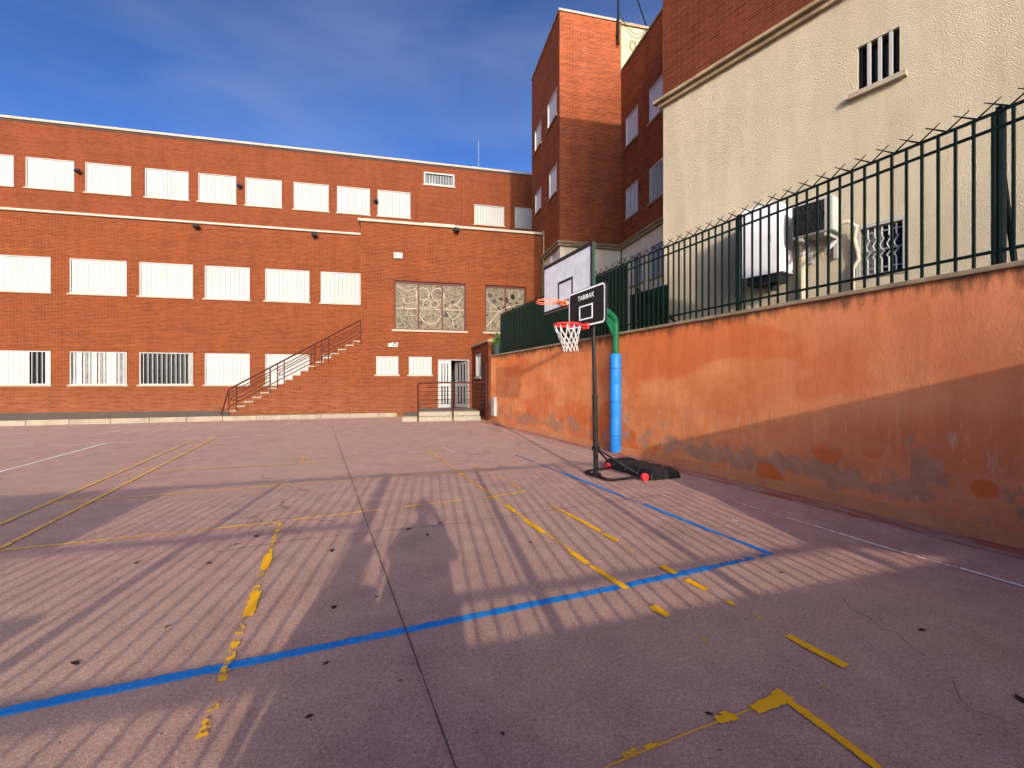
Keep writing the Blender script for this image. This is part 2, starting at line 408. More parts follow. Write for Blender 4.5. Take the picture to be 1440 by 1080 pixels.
BLUE = m_paint('blue_court_paint', (.010, .185, .53), 1.0, 18, 0.5, (.10, .33, .62))
BLUE_W = m_paint('worn_blue_court_paint', (.015, .155, .42), 1.14, 14, 0.35, (.05, .24, .50))
YEL = m_paint('yellow_court_paint', (.86, .44, .018), 1.02, 20, 0.45, (.74, .36, .02))
YEL_R = m_paint('remnant_yellow_court_paint', (.80, .42, .03), 1.30, 17, 0.3)
YEL_W = m_paint('worn_yellow_court_paint', (.80, .43, .035), 1.14, 17, 0.3)
YEL_F = m_paint('faded_yellow_court_paint', (.66, .38, .12), 1.06, 14, 0.3, (.55, .34, .16))
YEL_T = m_paint('thin_yellow_court_paint', (.76, .44, .09), 1.05, 16, 0.35, (.68, .40, .10))
WHI = m_paint('white_court_paint', (.88, .82, .76), 1.0, 15, 0.4)
WHI_W = m_paint('worn_white_court_paint', (.80, .70, .64), 1.13, 15, 0.3)
CRACK = m_paint('crack_filler', (.12, .083, .08), 0.97, 22, 0.3)

# ------------------------------------------------------------------ ground and court markings
g = MB(); g.box(-160, 160, -60, 260, -.5, 0)
ground = solo('ground', g, M['asphalt'], F0, (0, 0, 0), kind='structure')
def G(px, py): return F0.ground(px, py)
def line(name, mat, w, *polys, z=.004):
    m = MB()
    for i, p in enumerate(polys): m.strip([G(*q) for q in p], w, z + i * .0004)
    return part(name, m, mat, ground)
line('blue_line', BLUE, .085, [(-260, 1057), (0, 1003), (320, 938), (575, 886), (880, 824), (1000, 798)])
line('blue_line', BLUE_W, .08, [(1000, 798), (1078, 781)], [(1086, 780), (725, 640)], z=.0045)
line('blue_line', BLUE, .07, [(1084, 779), (1040, 762)], [(1000, 747), (905, 709)], [(860, 692), (790, 665)], z=.005)
line('yellow_line', YEL, .075, [(378, 780), (371, 802)], [(361, 833), (349, 868)], z=.008)
line('yellow_line', YEL_W, .075, [(394, 736), (320, 935), (312, 960)], [(305, 985), (283, 1040)], z=.0075)
line('yellow_line', YEL, .075, [(832, 797), (882, 829)], [(738, 731), (764, 750)], [(804, 778), (827, 794)], [(712, 711), (724, 721)], [(916, 854), (937, 866)], z=.008)
line('yellow_line', YEL_W, .07, [(600, 632), (835, 799)], [(936, 866), (940, 868)], z=.0075)
line('yellow_line', YEL_R, .07, [(940, 868), (1025, 925)], [(850, 753), (960, 815)], [(880, 829), (920, 856)], z=.0075)
line('yellow_line', YEL, .07, [(796, 722), (845, 748)], [(965, 816), (994, 831)], [(1106, 895), (1190, 939)], [(930, 797), (950, 808)], [(849, 751), (868, 762)], z=.008)
line('yellow_line', YEL_W, .07, [(665, 653), (738, 692)], [(775, 712), (800, 724)], [(1020, 846), (1034, 853)], [(1050, 862), (1068, 871)], z=.0075)
line('yellow_line', YEL_T, .055, [(-200, 797), (0, 775), (390, 735)], [(412, 732), (536, 717)], [(570, 713), (650, 704)], [(680, 701), (738, 692)], z=.008)
line('yellow_line', YEL_T, .06, [(62, 710), (420, 681)], z=.008)
line('yellow_line', YEL_F, .06, [(420, 681), (700, 660)], [(150, 667), (500, 648)], z=.008)
line('yellow_line', YEL_T, .062, [(-120, 836), (0, 772), (300, 617)], [(-120, 790), (0, 738), (110, 690), (268, 621)], z=.0085)
line('yellow_line', YEL_W, .07, [(424, 652), (430, 637)], z=.008)
line('yellow_line', YEL, .055, [(1096, 980), (1135, 1006), (1200, 1055), (1290, 1125)], z=.008)
line('yellow_line', YEL, .075, [(1088, 974), (1112, 988)], [(1102, 983), (1060, 1000)], z=.0085)
line('yellow_line', YEL, .05, [(1016, 1003), (1030, 1016)], [(1008, 1016), (1036, 1011)], z=.0105)
line('yellow_line', YEL_W, .05, [(875, 1060), (885, 1070)], [(880, 1064), (930, 1046)], [(1155, 966), (1166, 970)], z=.0105)
line('yellow_line', YEL, .008, [(1062, 997), (960, 1036), (860, 1078), (740, 1135)], z=.008)
line('white_line', WHI, .07, [(-60, 679), (0, 664), (148, 624)], z=.008)
line('white_line', WHI_W, .07, [(-60, 632), (0, 629), (120, 625), (300, 616), (380, 612)], z=.0078)
line('white_line', WHI_W, .08, [(140, 611), (175, 604), (330, 600)], [(175, 609), (205, 603)], [(215, 607), (235, 603)], [(255, 606), (275, 602)], [(310, 603), (330, 600)], [(0, 612), (85, 607)], [(400, 598), (420, 592)], z=.0078)
line('white_line', WHI, .04, [(1180, 751), (1262, 776)], [(1350, 800), (1480, 838)], [(1030, 732), (1038, 734)], z=.008)
line('white_line', WHI_W, .05, [(680, 598), (760, 622), (880, 658)], [(1030, 705), (1180, 751)], [(1262, 776), (1345, 799)], [(622, 629), (640, 637)], z=.0078)
line('pavement_joint', CRACK, .010, [(462, 587), (520, 748), (575, 900), (640, 1080), (690, 1218)], z=.009)
line('pavement_joint', CRACK, .011, [(300, 778), (420, 760), (660, 735), (930, 696)], [(150, 760), (300, 744)], z=.0088)
line('pavement_crack', CRACK, .005, [(1180, 838), (1198, 858), (1225, 872), (1240, 886), (1262, 892), (1284, 914), (1310, 930)], [(1340, 960), (1350, 985), (1365, 1000), (1390, 1008), (1420, 1020)], z=.0089)

# raised pavement and kerb in front of the school
k0 = Vector(G(-320, 607)); k1 = Vector(G(572, 585.8)); kd = (k1 - k0).normalized(); kn = Vector((-kd.y, kd.x))
PV = .185
p = MB()
far = [FB.world(FB.u(572, 20.2), 20.2), FB.world(-7.0, 24.2), FB.world(-40, 24.2)]
back = MB().prism([(k0.x + kn.x*.16, k0.y + kn.y*.16, 0), (k1.x + kn.x*.16, k1.y + kn.y*.16, 0), (far[0].x, far[0].y, 0), (far[1].x, far[1].y, 0), (far[2].x, far[2].y, 0)], (0, 0, PV - .004))
pavement = solo('pavement', back, M['paver'], F0, (k1.x, k1.y, 0), kind='structure', fix=True)
kb = MB(); n = int((k1 - k0).length / 1.15)
for i in range(n):
    a = k0 + kd * (i * (k1 - k0).length / n + .006); b = k0 + kd * ((i + 1) * (k1 - k0).length / n - .006)
    dz = random.uniform(-.006, .006)
    kb.prism([(a.x, a.y, -.05), (b.x, b.y, -.05), (b.x + kn.x*.16, b.y + kn.y*.16, -.05), (a.x + kn.x*.16, a.y + kn.y*.16, -.05)], (0, 0, PV + .05 + dz))
part('kerb', MB(), M['kerb'], pavement) if False else None
kbo = part('kerb', kb, M['kerb'], pavement, bevel=.012, fix=True)

# ------------------------------------------------------------------ walls with openings, windows
def wall(mb, u0, u1, z0, z1, n, ops, depth=.16):
    us = sorted({u0, u1, *[q for o in ops for q in o[:2] if u0 < q < u1]}); zs = sorted({z0, z1, *[q for o in ops for q in o[2:] if z0 < q < z1]})
    for a, b in zip(us[:-1], us[1:]):
        for c, d in zip(zs[:-1], zs[1:]):
            um, zm = (a + b) / 2, (c + d) / 2
            if any(o[0] < um < o[1] and o[2] < zm < o[3] for o in ops): continue
            mb.quad((a, n, c), (b, n, c), (b, n, d), (a, n, d))
    for a, b, c, d in ops:
        e = n + depth
        mb.quad((a, n, c), (a, e, c), (b, e, c), (b, n, c)); mb.quad((a, n, d), (b, n, d), (b, e, d), (a, e, d))
        mb.quad((a, n, c), (a, n, d), (a, e, d), (a, e, c)); mb.quad((b, n, c), (b, e, c), (b, e, d), (b, n, d))

def shell(mb, u0, u1, n0, n1, z0, z1):
    """the sides, back and roof behind a front at y = n0"""
    mb.quad((u0, n0, z0), (u0, n0, z1), (u0, n1, z1), (u0, n1, z0)); mb.quad((u1, n0, z0), (u1, n1, z0), (u1, n1, z1), (u1, n0, z1))
    mb.quad((u0, n1, z0), (u0, n1, z1), (u1, n1, z1), (u1, n1, z0)); mb.quad((u0, n0, z1), (u1, n0, z1), (u1, n1, z1), (u0, n1, z1))

def window(root, u0, u1, z0, z1, n, style='closed', sill=True, pitch=.19, fw=.045, name='window', rec=.05, fmat=None, sillmat=None, smat=None, label=None):
    m = MB(); y0, y1 = n + rec - .045, n + rec + .03
    m.box(u0, u0 + fw, y0, y1, z0, z1); m.box(u1 - fw, u1, y0, y1, z0, z1)
    m.box(u0 + fw, u1 - fw, y0, y1, z0, z0 + fw); m.box(u0 + fw, u1 - fw, y0 + .004, y1, z1 - fw, z1)
    w = part(name, m, fmat or M['white_metal'], root, label=label)
    a, b = u0 + fw, u1 - fw; k = max(2, round((b - a) / pitch)); st = (b - a) / k
    s = MB(); pan = MB(); cur = MB()
    pan.box(a + .002, b - .002, n + rec + .075, n + rec + .09, z0 + fw, z1 - fw)
    rng = random.Random(int(abs(u0) * 911 + z0 * 77))
    base_t = rng.uniform(.02, .10)
    for i in range(k):
        c = a + st * (i + .5)
        q = style if isinstance(style, str) else style[i % len(style)]
        if q in ('closed', 'c'):
            t = base_t + rng.uniform(-.012, .012); half = st * .468
            s.obox((c, n + rec + .012, (z0 + z1) / 2), (half * math.cos(t), half * math.sin(t) * .55, 0), (0, .004, 0), (0, 0, (z1 - z0) / 2 - fw * .55 - rng.uniform(0, .012)))
        elif q in ('open', 'o'):
            s.obox((c, n + rec + .02, (z0 + z1) / 2), (.013 * (pitch / .19), 0, 0), (0, .03, 0), (0, 0, (z1 - z0) / 2 - fw * .6))
        elif q == 'g':
            cur.box(c - st * .5, c + st * .42, n + rec + .055, n + rec + .065, z0 + fw, z1 - fw)
            s.obox((c, n + rec + .02, (z0 + z1) / 2), (st * .12, .01, 0), (0, .006, 0), (0, 0, (z1 - z0) / 2 - fw * .6))
    if style != 'none': part('shutter' if style == 'closed' else 'slats', s, smat or M['white_metal'], w)
    if style != 'closed': part('pane', pan, M['glass'], w)
    if cur.f: part('curtain', cur, M['curtain'], w)
    if sill:
        q = MB(); q.box(u0 - .07, u1 + .07, n - .07, n + rec - .05, z0 - .075, z0 - .002)
        part('sill', q, sillmat or M['sill'], w, bevel=.006)
    return w

# ------------------------------------------------------------------ school: long two-storey range, block with coloured glass, set-back top floor
NA, NB, NU = 23.66, 20.07, 28.2
school = thing('school_building', 'long orange brick school building with rows of white shuttered windows', 'building', FB, (FB.u(300, NA), NB, 0))
uL = -46.0
uB0, uB1 = FB.u(507, NB), 6.02
ZA, ZB, ZU = 9.05, 8.52, 15.3
def rowA(xs, x_ref, yt, yb, n):
    zt, zb = FB.z(x_ref, yt, n), FB.z(x_ref, yb, n)
    return [(FB.u(a, n), FB.u(b, n), zb, zt) for a, b in xs]
low = rowA([(-132, -48), (-22, 71), (98, 178), (196, 271), (288, 351), (373, 435), (451, 512)], 98, 494, 541, NA)
mid = rowA([(-132, -48), (-22, 71), (98, 178), (196, 271), (288, 351), (373, 435), (451, 512)], 98, 363, 412, NA)
upp = rowA([(-152, -78), (-62, 19), (36, 104), (120, 184), (204, 265), (279, 332), (345, 396), (413, 462), (474, 520), (531, 577)], 36, 220, 263, NU)
ven = rowA([(596, 639)], 596, 241, 259, NU) + [(FB.u(596, NU), FB.u(639, NU), 9.6, FB.z(596, 312.5, NU))]
uw2 = rowA([(667, 709)], 667, 287, 315, NU) + rowA([(724, 778)], 724, 291, 320, NU)
wm = MB()
wall(wm, uL, uB0 + .3, -.1, ZA, NA, low + mid, .14); shell(wm, uL, uB0 + .3, NA, NU + 9, -.1, ZA - .35)
part('wall', wm, M['brick'], school)
wu = MB()
wall(wu, uL, 14, ZA - .4, ZU, NU, upp + ven + uw2, .14); shell(wu, uL, 14, NU, NU + 12, ZA - .4, ZU)
part('wall', wu, M['brick_upper'], school)
# block
stg = [(FB.u(554, NB), FB.u(655, NB), FB.z(554, 463, NB), FB.z(554, 394, NB)), (FB.u(682, NB), FB.u(740, NB), FB.z(554, 463, NB), FB.z(554, 394, NB))]
sm = rowA([(529, 560), (575, 607)], 529, 501, 526.5, NB)
door_op = (FB.u(616, NB), FB.u(660, NB), .36, FB.z(616, 505, NB))
wb = MB(); wall(wb, uB0, uB1, -.1, ZB, NB, stg + sm + [door_op], .2); shell(wb, uB0, uB1, NB, NU, -.1, ZB - .05)
part('wall', wb, M['brick'], school)
# expansion joints / shallow steps in the upper wall
jm = MB()
for px in (585, 649): jm.box(FB.u(px, NU) - .012, FB.u(px, NU) + .012, NU - .004, NU + .01, ZA, ZU - .02)
part('expansion_joint', jm, M['joint_brown'], school)
cp = MB(); cp.box(uL, 14.05, NU - .10, NU + .35, ZU, ZU + .13); part('coping', cp, M['coping'], school, bevel=.01)
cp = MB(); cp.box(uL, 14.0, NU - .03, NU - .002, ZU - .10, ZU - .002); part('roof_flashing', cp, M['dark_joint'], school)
cp = MB(); cp.box(uL, uB0 + .1, NA - .10, NA + .30, ZA, ZA + .11); part('coping', cp, M['coping'], school, bevel=.01)
cp = MB(); cp.box(uB0 - .10, uB1 - .01, NB - .10, NB + .30, ZB, ZB + .11); cp.box(uB0 - .10, uB0 + .2, NB + .3, NA + 1, ZB, ZB + .11); part('coping', cp, M['coping'], school)
rm = MB(); rm.box(uL, uB0 + .25, NA + .31, NU - .01, ZA - .34, ZA - .30); part('roof', rm, M['tank_roof'], school)

mixA = 'ccccccgooocccg'[::1]
lowstyle = {0: 'closed', 1: list('ccccccccoooccgc'), 2: list('gcggcggccggcgg'), 3: list('oooooooooogoocc'), 4: 'closed', 5: 'closed', 6: list('ooooooooooooo')}
for i, (a, b, c, d) in enumerate(low): window(school, a, b, c, d, NA, lowstyle[i], pitch=.185, **({'smat': M['lamp'], 'fmat': M['door_grey']} if i == 6 else {}))
for i, (a, b, c, d) in enumerate(mid): window(school, a, b, c, d, NA, 'closed', pitch=.2)
for i, (a, b, c, d) in enumerate(upp): window(school, a, b, c, d, NU, 'closed', pitch=.2)
for i, (a, b, c, d) in enumerate(uw2): window(school, a, b, c, d, NU, 'closed', pitch=.19)
for i, (a, b, c, d) in enumerate(ven): window(school, a, b, c, d, NU, 'open', pitch=.17, fw=.09, name='vent_grille', sill=(i == 0))
for i, (a, b, c, d) in enumerate(sm): window(school, a, b, c, d, NB, 'closed', pitch=.16)

def circle(cx, cz, r, y, n=28, a0=0, a1=360): return [(cx + r * math.cos(R(a0 + (a1 - a0) * k / n)), y, cz + r * math.sin(R(a0 + (a1 - a0) * k / n))) for k in range(n + 1)]
for wi, (a, b, c, d) in enumerate(stg):
    k = 3 if wi == 0 else 2; fr = MB(); y0, y1 = NB + .09, NB + .17
    fr.box(a, a + .07, y0, y1, c, d); fr.box(b - .07, b, y0, y1, c, d); fr.box(a + .07, b - .07, y0, y1, c, c + .05); fr.box(a + .07, b - .07, y0, y1, d - .10, d)
    for q in range(1, k):
        x = a + (b - a) * q / k; fr.box(x - .035, x + .035, y0 + .003, y1, c + .05, d - .10)
    w = part('window', fr, M['red_frame'], school, label='wide window of leaded patterned glass in a dark red frame')
    for q in range(k):
        p0, p1 = a + (b - a) * q / k + .036, a + (b - a) * (q + 1) / k - .036
        pn = MB(); pn.box(p0, p1, NB + .13, NB + .145, c + .04, d - .09); part('pane', pn, M['stained'], w)
    ld = MB(); yy = NB + .124
    W3 = (b - a) / k; hh = d - c
    if wi == 0:
        x = a + W3 * 1.5
        ld.tube(circle(x - .33, d - .52, .27, yy), .022, 5); ld.tube(circle(x + .33, d - .52, .27, yy), .022, 5)
        ld.tube(circle(x - .15, d - .95, .17, yy), .018, 5); ld.tube(circle(x + .18, d - .95, .17, yy), .018, 5)
        ld.tube([(x - .62, yy, d - .45), (x - .55, yy, c + .75), (x - .3, yy, c + .4), (x, yy, c + .28), (x + .3, yy, c + .4), (x + .55, yy, c + .75), (x + .62, yy, d - .5)], .022, 5)
        for q in range(3): ld.box(a + W3 * q + .08, a + W3 * (q + 1) - .08, yy - .01, yy + .005, c + hh * .44, c + hh * .44 + .035)
        x = a + W3 * 2.1; ld.tube([(x, yy, d - 1.15), (x + .5, yy, d - .98), (x + W3 - .22, yy, d - .55)], .02, 5)
        x = a + W3 * 2.5; ld.tube([(x, yy, c + .15), (x - .05, yy, c + .5), (x - .3, yy, c + .85)], .02, 5); ld.tube([(x - .05, yy, c + .5), (x + .3, yy, c + .8)], .02, 5)
        ld.tube(circle(x, c + .95, .28, yy, 14, 0, 180), .018, 5)
        x = a + W3 * .5
        for q in range(5): ld.tube([(a + .12 + q * .12, yy, d - .2 - q * .28), (x, yy, d - .45 - q * .27), (a + W3 - .1, yy, d - .3 - q * .3)], .016, 5)
    else:
        ld.tube([(a + .1, yy, c + .25), (a + .7, yy, c + 1.0), (b - .1, yy, c + 1.45)], .028, 5); ld.tube([(a + .1, yy, c + 1.5), (a + .7, yy, c + 1.0), (b - .5, yy, c + .2)], .024, 5)
        ld.tube([(a + .08, yy, c + .98), (a + W3 - .06, yy, c + .98)], .018, 5)
        ld.tube(circle(a + W3 + .3, c + .85, .38, yy, 18, 0, 180), .02, 5); ld.tube([(a + .3, yy, c + .1), (a + .3, yy, c + 1.2)], .016, 5)
        for (cx, cz, r) in ((.45, .62, .09), (.75, .50, .06), (1.0, .55, .11), (1.3, .38, .10), (1.5, .72, .08), (.62, 1.0, .09), (.9, .95, .07)):
            cx *= (b - a) / 1.9; dk = MB(); dk.prism([(a + cx + r * math.cos(q * .52), yy, d - .1 - cz + 1.3 * r * math.sin(q * .52)) for q in range(12)], (0, .006, 0))
            part('dark_glass_piece', dk, M['glass'], w, fix=True)
    part('lead_pattern', ld, M['sill'], w)
    q = MB(); q.box(a - .09, b + .09, NB - .07, NB + .085, c - .09, c - .003); part('sill', q, M['sill'], w, bevel=.006)

# double door: left leaf shut, right leaf standing open
a, b, c, d = door_op
bx = MB(); bx.box(a + .01, b - .01, NB + 1.6, NB + 1.7, c, d); bx.quad((a, NB + .2, d), (b, NB + .2, d), (b, NB + 1.6, d), (a, NB + 1.6, d)); bx.quad((a, NB + .2, c), (a, NB + 1.6, c), (b, NB + 1.6, c), (b, NB + .2, c))
bx.quad((a, NB + .2, c), (a, NB + .2, d), (a, NB + 1.6, d), (a, NB + 1.6, c)); bx.quad((b, NB + .2, c), (b, NB + 1.6, c), (b, NB + 1.6, d), (b, NB + .2, d))
part('hallway', bx, M['interior'], school)
def leaf(fr_pts, mat, name='door'):
    """fr_pts: hinge point, unit direction across the leaf (x, y), width"""
    (hx, hy), (dx, dy), wdt = fr_pts; m = MB(); gl = MB(); t = .025; nx, ny = -dy * t, dx * t
    zz0, zz1 = c + .01, d - .06
    def bar(s0, s1, q0, q1, tt=1.0): m.obox((hx + dx * (s0 + s1) / 2, hy + dy * (s0 + s1) / 2, (q0 + q1) / 2), (dx * (s1 - s0) / 2, dy * (s1 - s0) / 2, 0), (nx * tt, ny * tt, 0), (0, 0, (q1 - q0) / 2))
    e = .13 * wdt / .6; mz = zz0 + (zz1 - zz0) * .5
    bar(0, e, zz0, zz1); bar(wdt - e, wdt, zz0, zz1); bar(e, wdt - e, zz0, zz0 + .17); bar(e, wdt - e, zz1 - .12, zz1); bar(e, wdt - e, mz - .09, mz + .09)
    k = 3; sw = (wdt - 2 * e) / (2 * k - 1)
    for q in range(k - 1):
        s0 = e + sw * (2 * q + 1)
        bar(s0, s0 + sw, zz0 + .17, mz - .09, .9); bar(s0, s0 + sw, mz + .09, zz1 - .12, .9)
    o = part(name, m, mat, school)
    gl.obox((hx + dx * wdt / 2, hy + dy * wdt / 2, (zz0 + zz1) / 2), (dx * (wdt / 2 - e * .8), dy * (wdt / 2 - e * .8), 0), (nx * .2, ny * .2, 0), (0, 0, (zz1 - zz0) / 2 - .1))
    part('pane', gl, M['glass'], o)
    hd = MB(); hd.tube([(hx + dx * (wdt - .07) + ny * 2, hy + dy * (wdt - .07) - nx - .05, mz - .07), (hx + dx * (wdt - .07), hy + dy * (wdt - .07) - .05, mz + .12)], .014, 6); part('handle', hd, M['steel'], o)
    return o
wl = FB.u(634.5, NB) - a
leaf(((a + .03, NB + .1), (1, 0), wl - .03), M['white_metal'])
leaf(((b - .04, NB + .12), (-math.cos(R(48)), math.sin(R(48))), .80), M['door_grey'])  # shade of the recess is put into this leaf's grey
fm = MB(); fm.box(a, a + .03, NB + .06, NB + .14, c, d); fm.box(b - .03, b, NB + .06, NB + .14, c, d); fm.box(a + .03, b - .03, NB + .06, NB + .14, d - .05, d)
part('door_frame', fm, M['white_metal'], school)
# lightning rod on the roof
lr = MB(); u = FB.u(673, NU + 3); lr.tube([(u, NU + 3, ZU - .1), (u, NU + 3, FB.z(673, 197, NU + 3))], [.03, .012], 6)
solo('lightning_rod', lr, M['steel'], FB, (u, NU + 3, ZU), 'thin lightning rod standing on the flat school roof', 'rod')

# floodlights, alarm box, wall box
def flood(px, py, n, label, face=1):
    u, z = FB.u(px, n), FB.z(px, py, n)
    t = thing('floodlight', label, 'floodlight', FB, (u, n, z), 'small black floodlights on the school walls')
    b = MB(); b.tube([(u - .10, n, z + .05), (u - .10, n - .16, z + .05), (u - .04, n - .2, z + .03)], .02, 6); b.box(u - .15, u - .05, n - .02, n - .001, z - .01, z + .11); part('bracket', b, M['lamp'], t)
    h = MB(); h.obox((u + .05, n - .22, z - .0), (.12, 0, 0), (0, .05, -.035), (0, .035, .065)); part('housing', h, M['lamp'], t, bevel=.012)
    l = MB(); l.obox((u + .05, n - .268, z - .033), (.10, 0, 0), (0, .006, -.004), (0, .028, .052)); part('lens', l, M['glass'], t)
flood(111, 242, NU, 'black floodlight beside the second upper window from the left')
flood(337, 263, NU, 'black floodlight between the fifth and sixth upper windows')
flood(528, 284, NU, 'black floodlight just left of the last window in the upper row')
flood(277, 320, NA, 'black floodlight under the coping above the second storey windows, left of the pair')
flood(442, 332, NA, 'black floodlight under the coping close to the glazed block')
flood(640, 325, NB, 'black floodlight under the coping of the block with patterned glass')
u, z = FB.u(560, NB), FB.z(560, 360, NB)
t = thing('alarm_box', 'white alarm box high on the block with patterned glass', 'alarm', FB, (u, NB, z))
b = MB(); b.box(u - .19, u + .19, NB - .10, NB - .001, z - .13, z + .13); part('casing', b, M['white_plastic'], t, bevel=.02)
b = MB(); b.box(u - .13, u - .05, NB - .106, NB - .101, z + .02, z + .07); b.box(u + .02, u + .10, NB - .106, NB - .101, z + .03, z + .06); part('label_strip', b, M['black_line'], t)
u, z = FB.u(553, NB), FB.z(553, 486, NB)
t = thing('wall_light', 'white emergency light on the brick above the two small windows', 'light', FB, (u, NB, z))
b = MB(); b.box(u - .22, u + .05, NB - .09, NB - .001, z - .07, z + .10); part('casing', b, M['white_plastic'], t, bevel=.015)
b = MB()
for q in (-.02, .15): b.tube([(u + q, NB - .12, z + .08), (u + q + .01, NB - .19, z + .06)], .065, 10)
b.box(u + .05, u + .20, NB - .08, NB - .002, z - .06, z + .05); part('lamp_head', b, M['white_plastic'], t)

# ------------------------------------------------------------------ outdoor stair along the school wall
us0, us1 = FB.u(322, NB), uB0 + .01; zs1 = 3.33; N = 17
stair = thing('outdoor_stair', 'brick outdoor stair with white treads rising along the school wall', 'staircase', FB, (us0, NB, PV))
run = (us1 - us0) / N; ris = (zs1 - PV) / N; WST = 1.6
sb = MB(); pts = [(us0, NB, 0)]
for i in range(N): pts += [(us0 + run * i, NB, PV + ris * (i + 1) - .045), (us0 + run * (i + 1), NB, PV + ris * (i + 1) - .045)]
pts.append((us1, NB, 0)); pts = [(a_, NB - .003, c_) for a_, b_, c_ in pts]; sb.prism(pts, (0, WST, 0)); part('side_wall', sb, M['brick'], stair, fix=True)
for i in range(N):
    tr = MB(); x = us0 + run * i; zt = PV + ris * (i + 1)
    tr.box(x - .03, x + run - .001, NB - .035, NB + WST, zt - .044, zt)
    tr.box(x - .012, x - .001, NB - .03, NB + WST, zt - ris + .002, zt - .046)
    part('tread', tr, M['white_step'], stair)
rail = MB(); yy = NB - .02
def sl(s, h): return (us0 + (us1 - us0) * s, yy, PV + ris + (zs1 - PV - ris) * s + h)
rail.tube([(us0 - .28, yy, PV), (us0 - .02, yy, PV + .98), sl(0, .86), sl(1, .90)], .034, 8)
for h in (.16, .70): rail.tube([sl(0, h), sl(1, h)], .021, 6)
for s0, s1 in ((.02, .30), (.37, .64), (.71, .98)):
    rail.tube([sl(s0 + .012, .32), sl(s1 - .012, .32), sl(s1, .36), sl(s1 + .004, .40), sl(s1, .45), sl(s1 - .012, .48), sl(s0 + .012, .48), sl(s0, .44), sl(s0 - .004, .40), sl(s0, .35)], .020, 6, closed=True)
    rail.tube([sl(s0 - .02, .58), sl(s1 + .01, .58)], .020, 6)
for s in (0.0, .055, .30, .355, .405, .64, .69, .745, 1.0): rail.tube([sl(s, -.17 if s not in (0,) else -.18), sl(s, .88)], .025, 6)
part('handrail', rail, M['rail'], stair)

# ------------------------------------------------------------------ entrance steps, handrail, side wall
pf = thing('entrance_steps', 'low entrance platform with two worn white steps before the open door', 'steps', FB, (FB.local(-2.3, 17.4)[0], NB - 2, 0))
fl = FB.local(-3.62, 17.0); frr = FB.local(-.9, 17.0)
n0 = fl[1]; x0 = fl[0]; x1 = FB.u(664, NB) - .02
st1 = MB(); st1.box(x0, x1, n0, NB - .003, -.02, .175); part('step', st1, M['white_step'], pf, bevel=.012)
st2 = MB(); st2.box(x0 + .02, x1 - .001, n0 + .28, NB - .004, .1755, .345); part('step', st2, M['white_step'], pf, bevel=.012)
tp = MB(); tp.box(x0 + .04, x1 - .01, n0 + .34, NB - .005, .346, .36); part('paving', tp, M['paver'], pf)
lo = MB(); lo.box(x0 - .62, x0 - .004, n0 + .05, NB - .004, -.02, .16); part('side_block', lo, M['white_step'], pf, bevel=.012)
lo = MB(); lo.box(x0 - .60, x0 - .006, n0 + .09, NB - .005, .161, .20); part('paving', lo, M['paver'], pf)
hr = MB(); y = n0 - .06; xr = FB.local(*F0.ground(690, 593))[0]
xm = FB.local(*F0.ground(638, 593))[0]; zt = 1.50
hr.tube([(x0 - .02, y, 0), (x0 - .02, y, zt - .08), (x0 + .01, y, zt - .02), (x0 + .07, y, zt), (xr, y, zt + .01)], .03, 8)
hr.tube([(xm, y, 0), (xm, y, zt)], .028, 8)
hr.tube([(xr, y, .0), (xr, y, zt)], .028, 8)
for q in range(5): hr.tube([(x0 - .02, y, .72 + q * .155 - .02), (xr, y, .72 + q * .155 - .02)], .011, 6)
solo('handrail', hr, M['rail'], FB, (x0, y, 0), 'oxblood tubular handrail standing in front of the entrance steps', 'railing')

# side wall of the entrance yard: dark brick with coping, orange pier at its near end
FA = Frame(-72.7)
wf = F0.world(*(lambda k: ((664 - 720) / F * k, k))(20.05)); wn_ = F0.world(*(lambda k: ((687.5 - 720) / F * k, k))(17.15))
ul0, nl = FA.local(wf.x, wf.y); ul1 = FA.local(wn_.x, wn_.y)[0]
ann = thing('annex_wall', 'shaded brick side wall beside the entrance with a coping and small barred window', 'wall', FA, ((ul0 + ul1) / 2, nl, 0))
wn = (ul0 + .75, ul0 + 1.75, 1.75, 2.75)
aw = MB(); wall(aw, ul0, ul1, -.05, 3.1, nl, [wn], .12); shell(aw, ul0, ul1, nl, nl + .4, -.05, 3.1); part('wall', aw, M['brick'], ann)
ac = MB(); ac.box(ul0, ul1 + .03, nl - .06, nl + .42, 3.102, 3.19); part('coping', ac, M['cornice'], ann, bevel=.01)
window(ann, *wn, nl, 'open', pitch=.2, fw=.05)
dd = MB(); dd.box(ul0 + 1.95, ul0 + 2.75, nl - .03, nl - .002, .2, 2.3); part('door', dd, M['red_frame'], ann)
q0_ = FB.local((688 - 720) / F * 17.2, 17.2); q1_ = FB.local((702.5 - 720) / F * 17.35, 17.35)
pr = MB(); pr.box(q0_[0], q1_[0], q0_[1], q0_[1] + .5, -.05, 3.25); pier = solo('orange_pier', pr, M['orange_pier'], FB, ((q0_[0] + q1_[0]) / 2, q0_[1] + .2, 0), 'bright orange rendered pier at the far end of the retaining wall', 'pier', bevel=.015)

